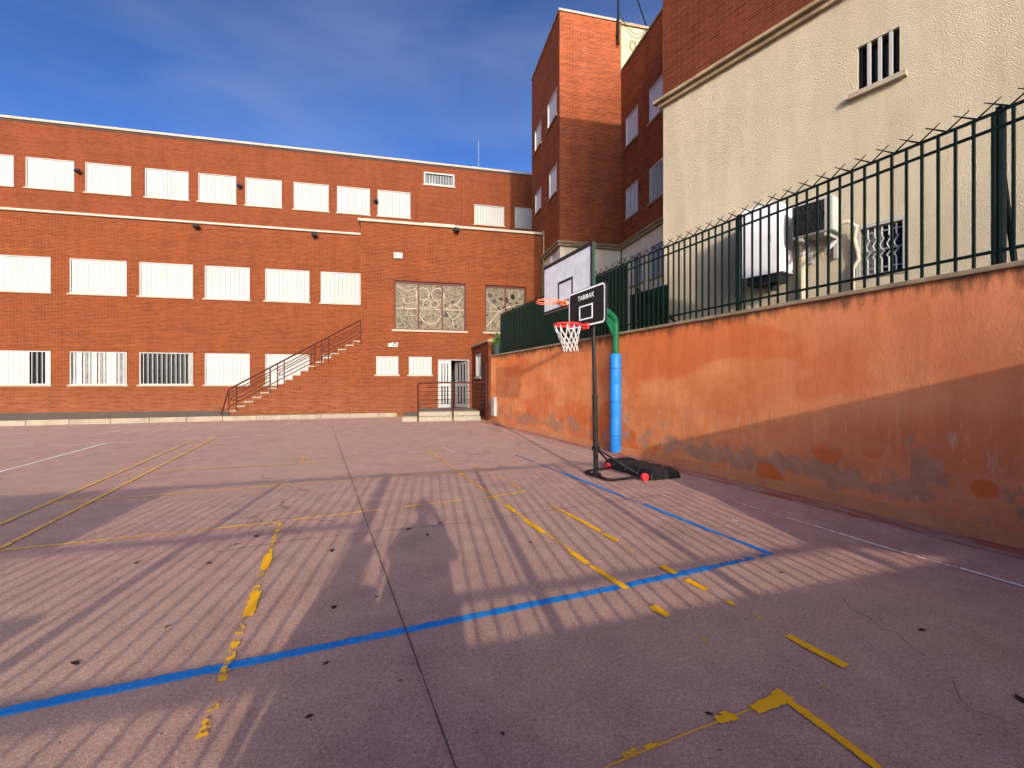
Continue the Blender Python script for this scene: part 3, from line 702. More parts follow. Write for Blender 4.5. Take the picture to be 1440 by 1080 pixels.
# ------------------------------------------------------------------ retaining wall, coping, gutter, terrace
NWL = FW.local(*F0.ground(1440, 769))[1]; ZW = 2.50
uw = lambda px: FW.u(px, NWL)
uw0, uw1 = uw(690), 8.5
M['plaster'] = m_wall_plaster(ZW)
rw = thing('retaining_wall', 'long terracotta plastered retaining wall with grey scuffs along its foot', 'wall', FW, (FW.u(1100, NWL), NWL, 0))
BASE[rw.name] = (0, NWL, 0); rw.location = FW.world(0, NWL, 0)
m = MB(); m.box(uw0, uw1, NWL, NWL + .32, -.1, ZW); part('wall', m, M['plaster'], rw)
m = MB()
m.box(uw0 - .01, uw1, NWL - .035, NWL + .36, ZW + .001, ZW + .055); part('coping', m, M['cornice'], rw, bevel=.012)
m = MB(); seg = 40
pts0 = [(uw0 + (uw1 - uw0) * i / seg) for i in range(seg + 1)]
for a, b in zip(pts0[:-1], pts0[1:]): m.quad((a, NWL - .11, .002), (b, NWL - .11, .002), (b, NWL - .003, .125), (a, NWL - .003, .125))
part('mortar_skirt', m, m_stucco('orange_skirt', (.42, .15, .06), (.50, .20, .085), .35, 20), rw)
gm = MB(); pA = FW.world(uw0, NWL - .11); pB = FW.world(uw1, NWL - .11); pC = FW.world(uw1, NWL - .44); pD = FW.world(uw0, NWL - .40)
g2 = MB(); g2.box(uw0, uw1, NWL - .44, NWL - .05, -.1, .006)
gu = solo('gutter', g2, M['gutter'], FW, (0, NWL - .2, 0), kind='structure')
m = MB(); m.box(uw0, uw1 + 2, NWL + .33, NWL + 24, -.2, 2.0); solo('terrace', m, M['terrace'], FW, (0, NWL + 5, 0), kind='structure')
u, z = uw(697), FW.z(697, 572, NWL)
m = MB(); m.box(u - .16, u + .16, NWL - .13, NWL - .125 + .02, .28, .9); m.box(u - .14, u + .14, NWL - .115, NWL - .002, .25, .95)
solo('meter_box', m, M['white_plastic'], FW, (u, NWL, .25), 'small white meter box low on the far end of the terracotta wall', 'box', bevel=.01)

# ------------------------------------------------------------------ fences
def fence(root, u0, u1, n, z0, z1, posts, braces, bar=.137, spikes=True, zb=None, sub=.15, r=.0115):
    rl = MB()
    for z in (z1, z1 - sub, z0 + .16): rl.box(u0, u1, n - .006, n + .006, z - .016, z + .016)
    part('rails', rl, M['green_metal'], root)
    k = int((u1 - u0) / bar); bm_ = MB()
    for i in range(k + 1):
        u = u0 + .06 + i * bar
        if u < u1: bm_.box(u - r, u + r, n - r - .0005, n + r, z0 + .01, z1 - .012)
    part('bars', bm_, M['green_metal'], root)
    if spikes:
        sp = MB(); q = u0 + .1
        while q < u1 - .2:
            for s in (-1, 1): sp.tube([(q, n + s * .004, z1 + .01), (q + s * .17, n + s * .012, z1 + .135)], [.0105, .005], 5)
            q += .228
        part('spikes', sp, M['green_metal'], root)
    for u in posts:
        m = MB(); m.tube([(u, n + .035, z0 - .05), (u, n + .035, z1 + .05)], .037, 10); part('post', m, M['green_metal'], root, smooth=False)
    for (ua, za, ub, zb_, dn) in braces:
        m = MB(); m.tube([(ua, n + .04, za), (ub, n + .04 + dn, zb_)], .025, 8); part('brace', m, M['green_metal'], root)
NF = NWL + .16; ZF0, ZF1 = ZW + .056, 4.04
uf = lambda px: FW.u(px, NF)
fe = thing('railing_fence', 'dark green railing fence with crossed spikes along the top of the terracotta wall', 'fence', FW, (0, NF, ZF0))
pst = [uf(1405), uf(1038), uf(893), uf(770), uf(720), 4.0, 6.8]
fence(fe, uf(704), 8.4, NF, ZF0, ZF1, pst,
      [(uf(893), 3.45, uf(893) + 1.15, ZF0 + .02, .0), (uf(1405) - .02, ZF1 - .25, uf(1405) - .0, ZF0, .28), (uf(720), 3.4, uf(720) + .85, ZF0 + .02, 0)])
sh = MB(); a0, a1 = uf(703), uf(838)
sh.box(a0, uf(880), NF + .016, NF + .02, ZF0 + .03, ZF1 - .02)
for i in range(int((uf(880) - a0) / .1)): sh.box(a0 + .02 + i * .1, a0 + .05 + i * .1, NF + .012, NF + .0155, ZF0 + .03, ZF1 - .025)
part('privacy_sheet', sh, M['green_sheet'], fe)
sh = MB(); sh.box(uf(881), uf(934), NF + .09, NF + .095, ZF0 + .03, 3.36); part('privacy_sheet', sh, M['green_sheet'], fe, label='lower green sheet at the near end')
# potted plant at the end of the fence
u, n = uf(699.5), NF
t = thing('potted_plant', 'small leafy plant in a dark pot at the far end of the fence', 'plant', FW, (u, n, ZF0))
m = MB(); m.tube([(u, n, ZF0), (u, n, ZF0 + .32), (u, n, ZF0 + .36)], [.14, .2, .21], 14); part('pot', m, M['terracotta'], t, smooth=False)
m = MB()
for i in range(260):
    th, r = random.uniform(0, 6.28), abs(random.gauss(0, .16)); zz = ZF0 + .36 + random.uniform(0, .5) * (1 - r / .7)
    c = Vector((u + r * math.cos(th), n + r * math.sin(th), zz)); d1 = Vector((random.gauss(0, 1), random.gauss(0, 1), random.gauss(0, .7))).normalized() * .055; d2 = d1.cross(Vector((random.gauss(0, 1), random.gauss(0, 1), random.gauss(0, 1)))).normalized() * .022
    m.quad(c - d1, c + d2, c + d1 * 1.2, c - d2)
part('foliage', m, M['foliage'], t)

# ------------------------------------------------------------------ tower block
UT0, NT0 = 6.05, 17.59; UT1 = 8.86; NT1 = 21.98; ZT = 17.15; ZC = 7.42; ZWG = 15.0
tw = thing('brick_tower', 'tall dark red brick tower with pale plaster base and side wing', 'building', FB, (UT0 + 1.4, NT0, 0))
m = MB(); wall(m, UT0, UT1, ZC, ZT, NT0, []); m.quad((UT0, NT0, ZT), (UT1, NT0, ZT), (UT1, NT1, ZT), (UT0, NT1, ZT)); m.quad((UT0, NT1, ZC), (UT0, NT1, ZT), (UT1, NT1, ZT), (UT1, NT1, ZC))
m.quad((UT1, NT0, ZC), (UT1, NT1, ZC), (UT1, NT1, ZT), (UT1, NT0, ZT))
part('wall', m, M['brick_tower'], tw)
m = MB(); wall(m, UT0 + .04, UT1, -.1, ZC, NT0 + .04, []); part('plaster_base', m, M['smooth_cream'], tw)
# left face (frame FL): x = -n, y = u
twl = thing('t', '', '', FL, (*FL.local(*FB.world(UT0 + 1.4, NT0).xy), 0)); bpy.data.objects.remove(twl)
def side_part(name, mb, mat, **k):
    """a part drawn in frame FL, turned into FB for the tower's root"""
    q = MB(); q.v = [(y, -x, z) for x, y, z in mb.v]; q.f = mb.f
    return part(name, q, mat, tw, **k)
class SideRoot: pass
def side_windows(ops, n, style, root):
    for o in ops:
        st = style
        window(root, *o, n, st, pitch=.15, fw=.05, sillmat=M['cornice'])
# a helper root in frame FL so that windows can be drawn on the left faces, then hung on the tower
def px_l(x, y0, y1, xa, xb, n): return None
def flrect(xa, xb, yt, yb, n, xr=None):
    """opening on a left-facing wall; yt/yb read at the near (right) edge"""
    xr = xr or xb
    return (FL.u(xa, n), FL.u(xb, n), FL.z(xr, yb, n), FL.z(xr, yt, n))
tl_b = [flrect(770, 783, 121, 161, UT0), flrect(752, 761, 167, 200, UT0), flrect(772, 783, 228, 268, UT0), flrect(752.5, 761, 261, 292, UT0)]
tl_p = [flrect(773, 783.5, 333, 366, UT0)]
wg_b = [flrect(880, 897, 146, 190, UT1), flrect(913, 934, 101, 152, UT1), flrect(880, 897, 252, 297, UT1), flrect(913, 934, 219, 272, UT1)]
wg_p = [flrect(886, 902, 352, 396, UT1), flrect(913, 934, 334, 384, UT1)]
m = MB(); wall(m, -NT1, -NT0, ZC, ZT, UT0, tl_b, .14); side_part('wall', m, M['brick_tower'])
m = MB(); wall(m, -NT1, -NT0 - .04, -.1, ZC, UT0 + .04, tl_p, .14); side_part('plaster_base', m, M['smooth_cream'])
NWN = 8.45
m = MB(); wall(m, -NT0, -NWN, ZC, ZWG, UT1, wg_b, .14); m.quad((-NT0, UT1, ZWG), (-NWN, UT1, ZWG), (-NWN, UT1 + 9, ZWG), (-NT0, UT1 + 9, ZWG)); m.quad((-NWN, UT1, 0), (-NWN, UT1 + 9, 0), (-NWN, UT1 + 9, ZWG), (-NWN, UT1, ZWG)); m.quad((-NT0 - 3, UT1, ZC), (-NT0 - 3, UT1 + 9, ZC), (-NT0 - 3, UT1 + 9, ZWG), (-NT0 - 3, UT1, ZWG)); m.quad((-NT0 - 3, UT1 + .01, ZWG - .01), (-NT0, UT1 + .01, ZWG - .01), (-NT0, UT1 + 9, ZWG - .01), (-NT0 - 3, UT1 + 9, ZWG - .01))
side_part('wall', m, M['brick_tower'])
m = MB(); wall(m, -NT0, -NWN, -.1, ZC, UT1 + .04, wg_p, .14); side_part('plaster_base', m, M['smooth_cream'])
# cornice between brick and plaster
m = MB()
for (e0, e1, q0, q1) in ((.10, 0, ZC - .16, ZC - .05), (.16, 0, ZC - .048, ZC + .03)):
    m.box(UT0 - e0, UT1 - e0, NT0 - e0, NT0 + .05, q0, q1); m.box(UT0 - e0, UT0 + .05, NT0 + .051, NT1, q0, q1); m.box(UT1 - e0, UT1 + .05, NWN, NT0 - e0 - .001, q0, q1)
part('cornice', m, M['cornice'], tw)
m = MB(); m.box(UT0 - .05, UT1 + .02, NT0 - .05, NT1, ZT, ZT + .10); part('coping', m, M['coping'], tw)
m = MB(); m.box(UT1 - .04, UT1 + .3, NWN, NT0 - .06, ZWG, ZWG + .08); part('coping', m, M['cornice'], tw)
# windows on the left faces
def win_side(o, n, style):
    """window drawn in FL coordinates but parented to the tower (rotated parts)"""
    global part
    save = part
    def sp(name, mb, mat, parent, **k):
        q = MB(); q.v = [(y, -x, z) for x, y, z in mb.v]; q.f = mb.f
        return save(name, q, mat, parent, **k)
    part = sp
    window(tw, *o, n, style, pitch=.14, fw=.045, sillmat=M['cornice'], smat=M['white_shutter'], fmat=M['white_shutter'])  # shutters and frames lightened against the shade here
    part = save
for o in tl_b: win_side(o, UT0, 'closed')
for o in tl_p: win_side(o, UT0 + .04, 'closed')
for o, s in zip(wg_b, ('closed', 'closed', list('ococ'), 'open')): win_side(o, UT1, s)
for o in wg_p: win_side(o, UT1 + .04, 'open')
# stair-head on the roof and pipe
u0, u1 = FB.u(870, NT0 + 1.0), FB.u(930, NT0 + 1.0)
m = MB(); m.box(UT1 + .005, u1 + 1.5, NT0 + .6, NT0 + 5, ZWG, FB.z(876, 36, NT0 + .6)); part('roof_room', m, M['yellow_render'], tw)
m = MB(); m.box(UT1 + .005, u1 + 1.55, NT0 + .52, NT0 + 5, FB.z(876, 36, NT0 + .6) + .002, FB.z(876, 36, NT0 + .6) + .12); part('roof_edge', m, M['cornice'], tw)
m = MB(); m.tube([(UT0 - .05, NB + -.35, ZB + .1), (UT0 - .05, NB - .35, 5.6), (UT0 - .05, NB - .15, 5.4)], .04, 8); part('drainpipe', m, M['cornice'], tw)
# mast with stay on the roof
u, n = FB.u(869.5, NT0 - .15), NT0 - .15
t = thing('antenna_mast', 'slim green antenna mast with slanting stay fixed to the tower corner', 'mast', FB, (u, n, FB.z(869.5, 62, n)))
m = MB(); m.tube([(u, n, FB.z(869.5, 62, n)), (u, n, 20.5)], .05, 8); m.box(u - .06, u + .06, n + .04, n + .099, 16.4, 16.5); part('mast', m, M['green_metal'], t)
m = MB(); pA = (FB.u(911, NT0 + .8), NT0 + .8, FB.z(911, 42, NT0 + .8)); m.tube([(u, n, 20.4), pA], .035, 6); part('stay', m, M['green_metal'], t)
m = MB(); q0 = Vector((u + .05, n, FB.z(872, 20, n))); q1 = Vector((FB.u(908, NT0 + .55), NT0 + .5, FB.z(908, 42, NT0 + .55)))
for sag in (.55, .75): m.tube([q0.lerp(q1, k / 12) + Vector((0, -.05, -sag * 4 * (k / 12) * (1 - k / 12))) for k in range(13)], .012, 5)
m.tube([(FB.u(890 + 4 * math.cos(k * .52), NT0 + .55), NT0 + .55, FB.z(890, 64 + 7 * math.sin(k * .52), NT0 + .55)) for k in range(12)], .012, 5, closed=True)
part('cable', m, M['green_metal'], t)

# ------------------------------------------------------------------ cream corner building
C0w = Vector((3.2, 9.3)); cu, cn = FD.local(*C0w)
ZCB = 15.3; LCB = 13.0
cb = thing('cream_building', 'cream stucco building with red brick upper storeys behind the railing fence', 'building', FD, (cu + 3, cn, 0))
def fd(xa, xb, xr, yt, yb, n=cn): return (FD.u(xa, n), FD.u(xb, n), FD.z(xr, yb, n), FD.z(xr, yt, n))
w_hi = fd(1206, 1265, 1206, 67, 131); w_lo = fd(1210, 1270, 1210, 323, 388)
hi_d = FD.u(1170, cn)
m = MB(); wall(m, cu, cu + LCB, 1.5, ZC, cn, [w_hi, w_lo], .16); part('wall', m, M['stucco'], cb)
m = MB(); wall(m, cu, cu + LCB, ZC, ZCB, cn - .02, []);
# far side, parallel to the tower front, and roof, in FD coordinates
e = FD.local(*(C0w + Vector((FB.c, FB.s)) * 14)); e2 = (cu + LCB, cn); e3 = (e[0] + LCB, e[1])
m.quad((cu, cn - .02, ZC), (cu, cn - .02, ZCB), (e[0], e[1], ZCB), (e[0], e[1], ZC))
m.quad((cu, cn - .02, ZCB), (cu + LCB, cn - .02, ZCB), (e3[0], e3[1], ZCB), (e[0], e[1], ZCB))
m.quad((cu + LCB, cn - .02, ZC), (e3[0], e3[1], ZC), (e3[0], e3[1], ZCB), (cu + LCB, cn - .02, ZCB))
part('brick_storeys', m, M['brick_corner'], cb)
m = MB(); m.quad((cu, cn, 1.5), (cu, cn, ZC), (e[0], e[1], ZC), (e[0], e[1], 1.5)); m.quad((cu + LCB, cn, 1.5), (e3[0], e3[1], 1.5), (e3[0], e3[1], ZC), (cu + LCB, cn, ZC)); part('end_wall', m, M['stucco'], cb)
m = MB(); m.box(cu - .08, cu + LCB, cn - .08, cn - .003, ZC - .13, ZC - .05); m.box(cu - .16, cu + LCB, cn - .16, cn - .021, ZC - .048, ZC + .02); part('cornice', m, M['cornice'], cb, bevel=.015)
# upper window: dark opening with three white bars
a, b, c, d = w_hi
m = MB(); m.box(a, a + .05, cn + .05, cn + .12, c, d); m.box(b - .05, b, cn + .05, cn + .12, c, d); m.box(a + .05, b - .05, cn + .05, cn + .12, c, c + .05); m.box(a + .05, b - .05, cn + .05, cn + .12, d - .05, d)
w = part('window', m, M['black'], cb, label='small dark window with three white bars')
m = MB()
for q in (.28, .54, .80): x = a + (b - a) * q; m.box(x - .020, x + .020, cn + .0, cn + .035, c + .01, d - .01)
part('bars', m, M['white_metal'], w)
m = MB(); m.box(a + .04, b - .04, cn + .125, cn + .135, c, d); part('pane', m, M['glass'], w)
m = MB(); m.box(a + .45, a + .62, cn + .09, cn + .12, c + .05, d - .05); part('frame', m, M['steel'], w)
m = MB(); m.box(a - .09, b + .09, cn - .09, cn + .045, c - .08, c - .003); part('sill', m, M['sill'], w, bevel=.008)
# lower window: aluminium frame and grille
a, b, c, d = w_lo
m = MB(); m.box(a - .05, a, cn - .02, cn + .08, c - .05, d + .05); m.box(b, b + .05, cn - .02, cn + .08, c - .05, d + .05); m.box(a, b, cn - .02, cn + .08, c - .05, c - .001); m.box(a, b, cn - .02, cn + .08, d + .001, d + .05)
w = part('window', m, M['white_metal'], cb, label='low window with ornate white grille beside the air conditioner')
m = MB()
for q in range(1, 6):
    x = a + (b - a) * q / 6
    m.tube([(x, cn + .03, c), (x, cn + .03, c + (d - c) * .3), (x - .025, cn + .03, c + (d - c) * .36), (x + .025, cn + .03, c + (d - c) * .46), (x, cn + .03, c + (d - c) * .5), (x - .025, cn + .03, c + (d - c) * .6), (x + .02, cn + .03, c + (d - c) * .72), (x, cn + .03, c + (d - c) * .78), (x, cn + .03, d)], .011, 6)
for q in (.12, .5, .88): m.box(a, b, cn + .022, cn + .036, c + (d - c) * q - .008, c + (d - c) * q + .008)
part('grille', m, M['steel'], w)
m = MB(); m.box(a + .002, b - .002, cn + .12, cn + .135, c, d); part('pane', m, M['glass'], w)
m = MB(); m.box(a + .002, a + (b - a) * .5, cn + .10, cn + .115, c, d); part('curtain', m, M['curtain'], w)
# conduits on the wall
m = MB(); x = FD.u(1131, cn)
m.tube([(x, cn - .06, 1.9), (x, cn - .06, FD.z(1131, 340, cn))], .045, 8); part('drainpipe', m, M['pipe'], cb)

# wall cabinet
dep = .5; nf = cn - dep
a, b = FD.u(1041, nf), FD.u(1096, nf); z0, z1 = FD.z(1041, 393, nf), FD.z(1041, 300, nf)
t = thing('wall_cabinet', 'pale grey metal cabinet hung on the cream stucco wall', 'cabinet', FD, ((a + b) / 2, cn, z0))
m = MB(); m.box(a, b, nf + .02, cn - .004, z0 + .03, z1); part('casing', m, M['cabinet'], t, bevel=.012)
m = MB(); m.box(a - .01, b + .012, nf - .005, nf + .018, z0, z1 + .02); part('door', m, M['cabinet'], t, bevel=.006)
m = MB(); m.box(a + .08, b - .08, nf + .08, cn - .08, z0 - .12, z0 + .029); m.tube([((a + b) / 2 + .1, cn - .2, z0 - .1), ((a + b) / 2 + .1, cn - .2, z0 - .22)], .06, 8); part('underside_duct', m, M['black_plastic'], t)
m = MB(); m.tube([(b - .12, nf - .02, (z0 + z1) / 2 - .06), (b - .12, nf - .02, (z0 + z1) / 2 + .06)], .012, 6); part('handle', m, M['steel'], t)
# air conditioner
dep = .42; nf = cn - dep
a, b = FD.u(1113, nf), FD.u(1172, nf); z0, z1 = FD.z(1113, 337, nf), FD.z(1113, 291, nf)
t = thing('air_conditioner', 'white outdoor air conditioner on wall brackets beside the pale cabinet', 'air conditioner', FD, ((a + b) / 2, cn, z0))
m = MB(); m.box(a, b, nf, cn - .08, z0, z1); part('casing', m, M['white_plastic'], t, bevel=.02)
wfan = (b - a) * .80
m = MB(); m.box(a + .03, a + wfan, nf - .012, nf - .001, z0 + .03, z1 - .03); part('fan_recess', m, M['black_plastic'], t)
m = MB(); cx, cz = a + wfan * .52, (z0 + z1) / 2; rr = (z1 - z0) * .43
for q in (1, .75, .5, .25): m.tube(circle(cx, cz, rr * q, nf - .02, 28), .005, 5)
for q in range(8): an_ = math.pi * q / 8; m.tube([(cx - rr * math.cos(an_), nf - .022, cz - rr * math.sin(an_)), (cx + rr * math.cos(an_), nf - .022, cz + rr * math.sin(an_))], .004, 4)
for q in range(1, 9): m.box(a + .03 + (wfan - .03) * q / 9 - .003, a + .03 + (wfan - .03) * q / 9 + .003, nf - .02, nf - .014, z0 + .03, z1 - .03)
part('fan_grille', m, M['lamp'], t)
m = MB()
for q in range(5):
    an_ = q * 1.2566; m.obox((cx + rr * .5 * math.cos(an_), nf - .0145, cz + rr * .5 * math.sin(an_)), (rr * .38 * math.cos(an_), 0, rr * .38 * math.sin(an_)), (0, .002, 0), (-rr * .16 * math.sin(an_), 0, rr * .16 * math.cos(an_)))
part('fan', m, M['black'], t)
m = MB()
for q in range(2): m.box(a + wfan + .05, b - .05, nf - .006, nf - .001, z1 - .14 - q * .05, z1 - .125 - q * .05)
part('badge', m, M['black_line'], t)
m = MB()
for x in (a + .12, b - .10):
    m.box(x - .025, x + .025, nf + .02, cn - .003, z0 - .055, z0 - .002); m.box(x - .025, x + .025, cn - .05, cn - .004, z0 - .34, z0 - .056); m.obox((x, (nf + cn) / 2, z0 - .17), (.02, 0, 0), (0, .17, .10), (0, -.012, .02))
part('bracket', m, M['white_plastic'], t)
m = MB(); x = b + .02
m.tube([(x - .05, cn - .2, z0 + .12), (x + .08, cn - .18, z0 + .14), (x + .16, cn - .1, z0 + .05), (x + .12, cn - .06, z0 - .1), (x + .16, cn - .06, z0 - .3), (x + .17, cn - .05, z0 - .42), (x + .10, cn - .05, z0 - .55), (x + .1, cn - .05, 2.2)], .026, 8)
part('refrigerant_pipe', m, M['pipe'], t)

# ------------------------------------------------------------------ basketball hoops (frame FC: x across, y along the wall)
def ring(cx, cy, r, z, n=28): return [(cx + r * math.cos(2 * math.pi * k / n), cy + r * math.sin(2 * math.pi * k / n), z) for k in range(n)]
def rrect(y0, y1, z0, z1, r, x):
    out = []
    for (cy, cz, a0) in ((y1 - r, z0 + r, -90), (y1 - r, z1 - r, 0), (y0 + r, z1 - r, 90), (y0 + r, z0 + r, 180)):
        for k in range(6): out.append((x, cy + r * math.cos(R(a0 + 18 * k)), cz + r * math.sin(R(a0 + 18 * k))))
    return out
# fixed hoop
fx, fy = FC.ground(865.5, 636)
t = thing('fixed_basketball_hoop', 'tall fixed basketball hoop with scuffed white backboard and blue padded green pole', 'basketball hoop', FC, (fx, fy, 0), 'basketball hoops')
ycen = fy - .223; xb = fx - 1.32; by0, by1 = ycen - .95, ycen + .95; bz0, bz1 = 2.95, 3.94
m = MB(); m.tube([(fx, fy, 2.0), (fx, fy, 2.74), (fx - .03, fy - .01, 2.83), (fx - .12, fy - .03, 2.90), (xb + .25, ycen + .02, 3.36)], .068, 12); part('pole', m, M['green_pole'], t, smooth=False)
m = MB(); m.prism([(fx - .06, fy - .012, 2.45), (fx - .42, fy - .07, 3.0), (fx - .06, fy - .012, 2.8)], (0, .02, 0)); part('gusset', m, M['green_pole'], t, fix=True)
m = MB(); m.tube([(fx, fy, 0), (fx, fy, .02), (fx, fy, .72), (fx, fy, .735), (fx, fy, .75), (fx, fy, 1.42), (fx, fy, 1.435), (fx, fy, 1.45), (fx, fy, 2.06), (fx, fy, 2.09)], [.11, .118, .118, .112, .118, .118, .112, .118, .118, .105], 20); pdo = part('padding', m, M['blue_pad'], t, smooth=True)
m = MB()
for zz in (.36, 1.08, 1.78): m.tube([(fx, fy, zz - .012), (fx, fy, zz + .012)], [.1195, .1195], 20)
m.box(fx - .1215, fx - .112, fy - .012, fy + .012, .03, 2.05)
part('strap', m, M['blue_strap'], pdo)
m = MB(); m.box(xb + .02, xb + .07, by0 + .03, by0 + .10, bz0 - .02, bz1 + .03); m.box(xb + .02, xb + .07, by1 - .12, by1 - .05, bz0, bz1); m.box(xb + .02, xb + .07, by0 + .1, by1 - .12, 3.4, 3.47); m.box(xb + .07, xb + .35, ycen - .04, ycen + .06, 3.32, 3.46); part('frame', m, M['green_pole'], t)
m = MB(); m.box(xb - .02, xb + .018, by0, by1, bz0, bz1); bd = part('backboard', m, M['board'], t)
e = .045; m = MB(); xx0, xx1 = xb - .024, xb - .0205
m.box(xx0, xx1, by0, by1, bz1 - e, bz1); m.box(xx0, xx1, by0, by1, bz0, bz0 + e); m.box(xx0, xx1, by0, by0 + e, bz0 + e, bz1 - e); m.box(xx0, xx1, by1 - e, by1, bz0 + e, bz1 - e)
m.box(xb - .022, xb + .022, by0 - .012, by1 + .012, bz1 + .001, bz1 + .03); m.box(xb - .022, xb + .022, by0 - .014, by0 - .001, bz0, bz1)
part('border', m, M['black_line'], bd)
m = MB(); q0, q1, s0, s1 = ycen - .295, ycen + .295, 3.05, 3.50; e = .05
m.box(xx0, xx1, q0, q1, s1 - e, s1); m.box(xx0, xx1, q0, q1, s0, s0 + e); m.box(xx0, xx1, q0, q0 + e, s0 + e, s1 - e); m.box(xx0, xx1, q1 - e, q1, s0 + e, s1 - e); part('target_square', m, M['black_line'], bd)
m = MB(); rc = xb - .02 - .15 - .225; m.tube(ring(rc, ycen, .225, 3.05), .010, 8, closed=True); m.tube(ring(rc, ycen, .24, 3.025), .007, 6, closed=True)
m.box(xb - .05, xb - .0245, ycen - .1, ycen + .1, 2.98, 3.08); m.tube([(xb - .03, ycen - .08, 3.04), (rc + .19, ycen - .13, 3.05)], .011, 6); m.tube([(xb - .03, ycen + .08, 3.04), (rc + .19, ycen + .13, 3.05)], .011, 6); m.tube([(xb - .03, ycen, 2.99), (rc + .225, ycen, 3.04)], .012, 6)
part('rim', m, M['rim_orange'], t)
# portable hoop
hx, hy = FC.ground(838, 672)
t = thing('portable_basketball_hoop', 'portable basketball hoop with black backboard, white net and black wheeled base', 'basketball hoop', FC, (hx, hy, 0), 'basketball hoops')
m = MB(); m.tube([(hx, hy, .02), (hx - .01, hy + .015, 1.25), (hx - .01, hy + .015, 1.26)], .038, 12); m.tube([(hx - .01, hy + .015, 1.24), (hx - .03, hy + .03, 2.42)], .031, 12)
m.tube([(hx - .01, hy + .015, 1.22), (hx - .01, hy + .015, 1.28)], .043, 12); part('pole', m, M['black'], t, smooth=False)
xb = hx - .18; by0, by1, bz0, bz1 = hy - .52, hy + .52, 2.325, 2.915
m = MB(); m.prism(rrect(by0, by1, bz0, bz1, .07, xb), (.03, 0, 0)); bd = part('backboard', m, M['black_plastic'], t, fix=True)
m = MB()
o1 = rrect(by0 + .008, by1 - .008, bz0 + .008, bz1 - .008, .065, xb - .0035); i1 = rrect(by0 + .034, by1 - .034, bz0 + .034, bz1 - .034, .045, xb - .0035)
for k in range(len(o1)): q = (k + 1) % len(o1); m.quad(o1[k], i1[k], i1[q], o1[q])
part('border', m, M['white_line'], bd)
m = MB(); q0, q1, s0, s1 = hy - .19, hy + .19, bz0 + .11, bz0 + .335; e = .022; xx0, xx1 = xb - .006, xb - .0015
m.box(xx0, xx1, q0, q1, s1 - e, s1); m.box(xx0, xx1, q0, q1, s0, s0 + e); m.box(xx0, xx1, q0, q0 + e, s0 + e, s1 - e); m.box(xx0, xx1, q1 - e, q1, s0 + e, s1 - e); part('target_square', m, M['white_line'], bd)
# lettering, as flat raised letters
tcu = bpy.data.curves.new('lettering', 'FONT'); tcu.body = 'TARMAK'; tcu.size = .105; tcu.align_x = 'CENTER'; tcu.extrude = .001; tcu.space_character = 1.15; tcu.offset = .0004
tob = bpy.data.objects.new('lettering', tcu); C.objects.link(tob); bpy.context.view_layer.update()
tme = bpy.data.meshes.new_from_object(tob.evaluated_get(bpy.context.evaluated_depsgraph_get())); bpy.data.objects.remove(tob)
# text x runs to the right seen from the front (from far to near: -y), text y upwards
tb = BASE[bd.name]
for v in tme.vertices: v.co = Vector((xb - .005 - v.co.z - tb[0], hy - v.co.x - tb[1], bz0 + .425 + v.co.y - tb[2]))
lo_ = bpy.data.objects.new('lettering', tme); C.objects.link(lo_); lo_.parent = bd; tme.materials.clear(); tme.materials.append(M['white_line'])
m = MB(); m.box(xb + .031, hx - .0, hy - .06, hy - .03, 2.36, 2.40); m.box(xb + .031, hx, hy + .06, hy + .09, 2.36, 2.40); m.box(xb + .031, xb + .05, hy - .12, hy + .14, 2.34, 2.62); m.tube([(hx - .03, hy + .03, 2.2), (xb + .04, hy, 2.55)], .015, 6); part('bracket', m, M['black'], t)
rz = 2.345; rr = .205; rc = xb - .12 - rr
m = MB(); m.tube(ring(rc, hy, rr, rz), .011, 8, closed=True); m.tube(ring(rc, hy, rr + .006, rz - .018, 24), .005, 6, closed=True); m.box(xb - .03, xb - .004, hy - .09, hy + .09, rz - .06, rz + .03); m.box(rc + rr - .02, xb - .03, hy - .08, hy + .08, rz - .012, rz + .004); m.prism([(xb - .03, hy - .012, rz - .06), (rc + rr, hy - .012, rz - .012), (xb - .03, hy - .012, rz - .012)], (0, .024, 0)); part('rim', m, M['rim_red'], t)
m = MB(); K = 12; lv = [(0, rr, 0), (.10, .175, .008), (.18, .145, .016), (.25, .12, .022), (.32, .108, .03), (.38, .112, .036)]
for k in range(K):
    for sgn in (1, -1):
        pts = []
        for j, (dz, r0, off) in enumerate(lv):
            tw_ = max(0, j - .6) * .5 * sgn; an_ = 2 * math.pi * (k + tw_) / K
            pts.append((rc + off + r0 * math.cos(an_), hy + r0 * math.sin(an_) - off, rz - .02 - dz - .01 * math.sin(k * 2.1)))
        m.tube(pts, .0048, 5)
part('net', m, M['net'], t)
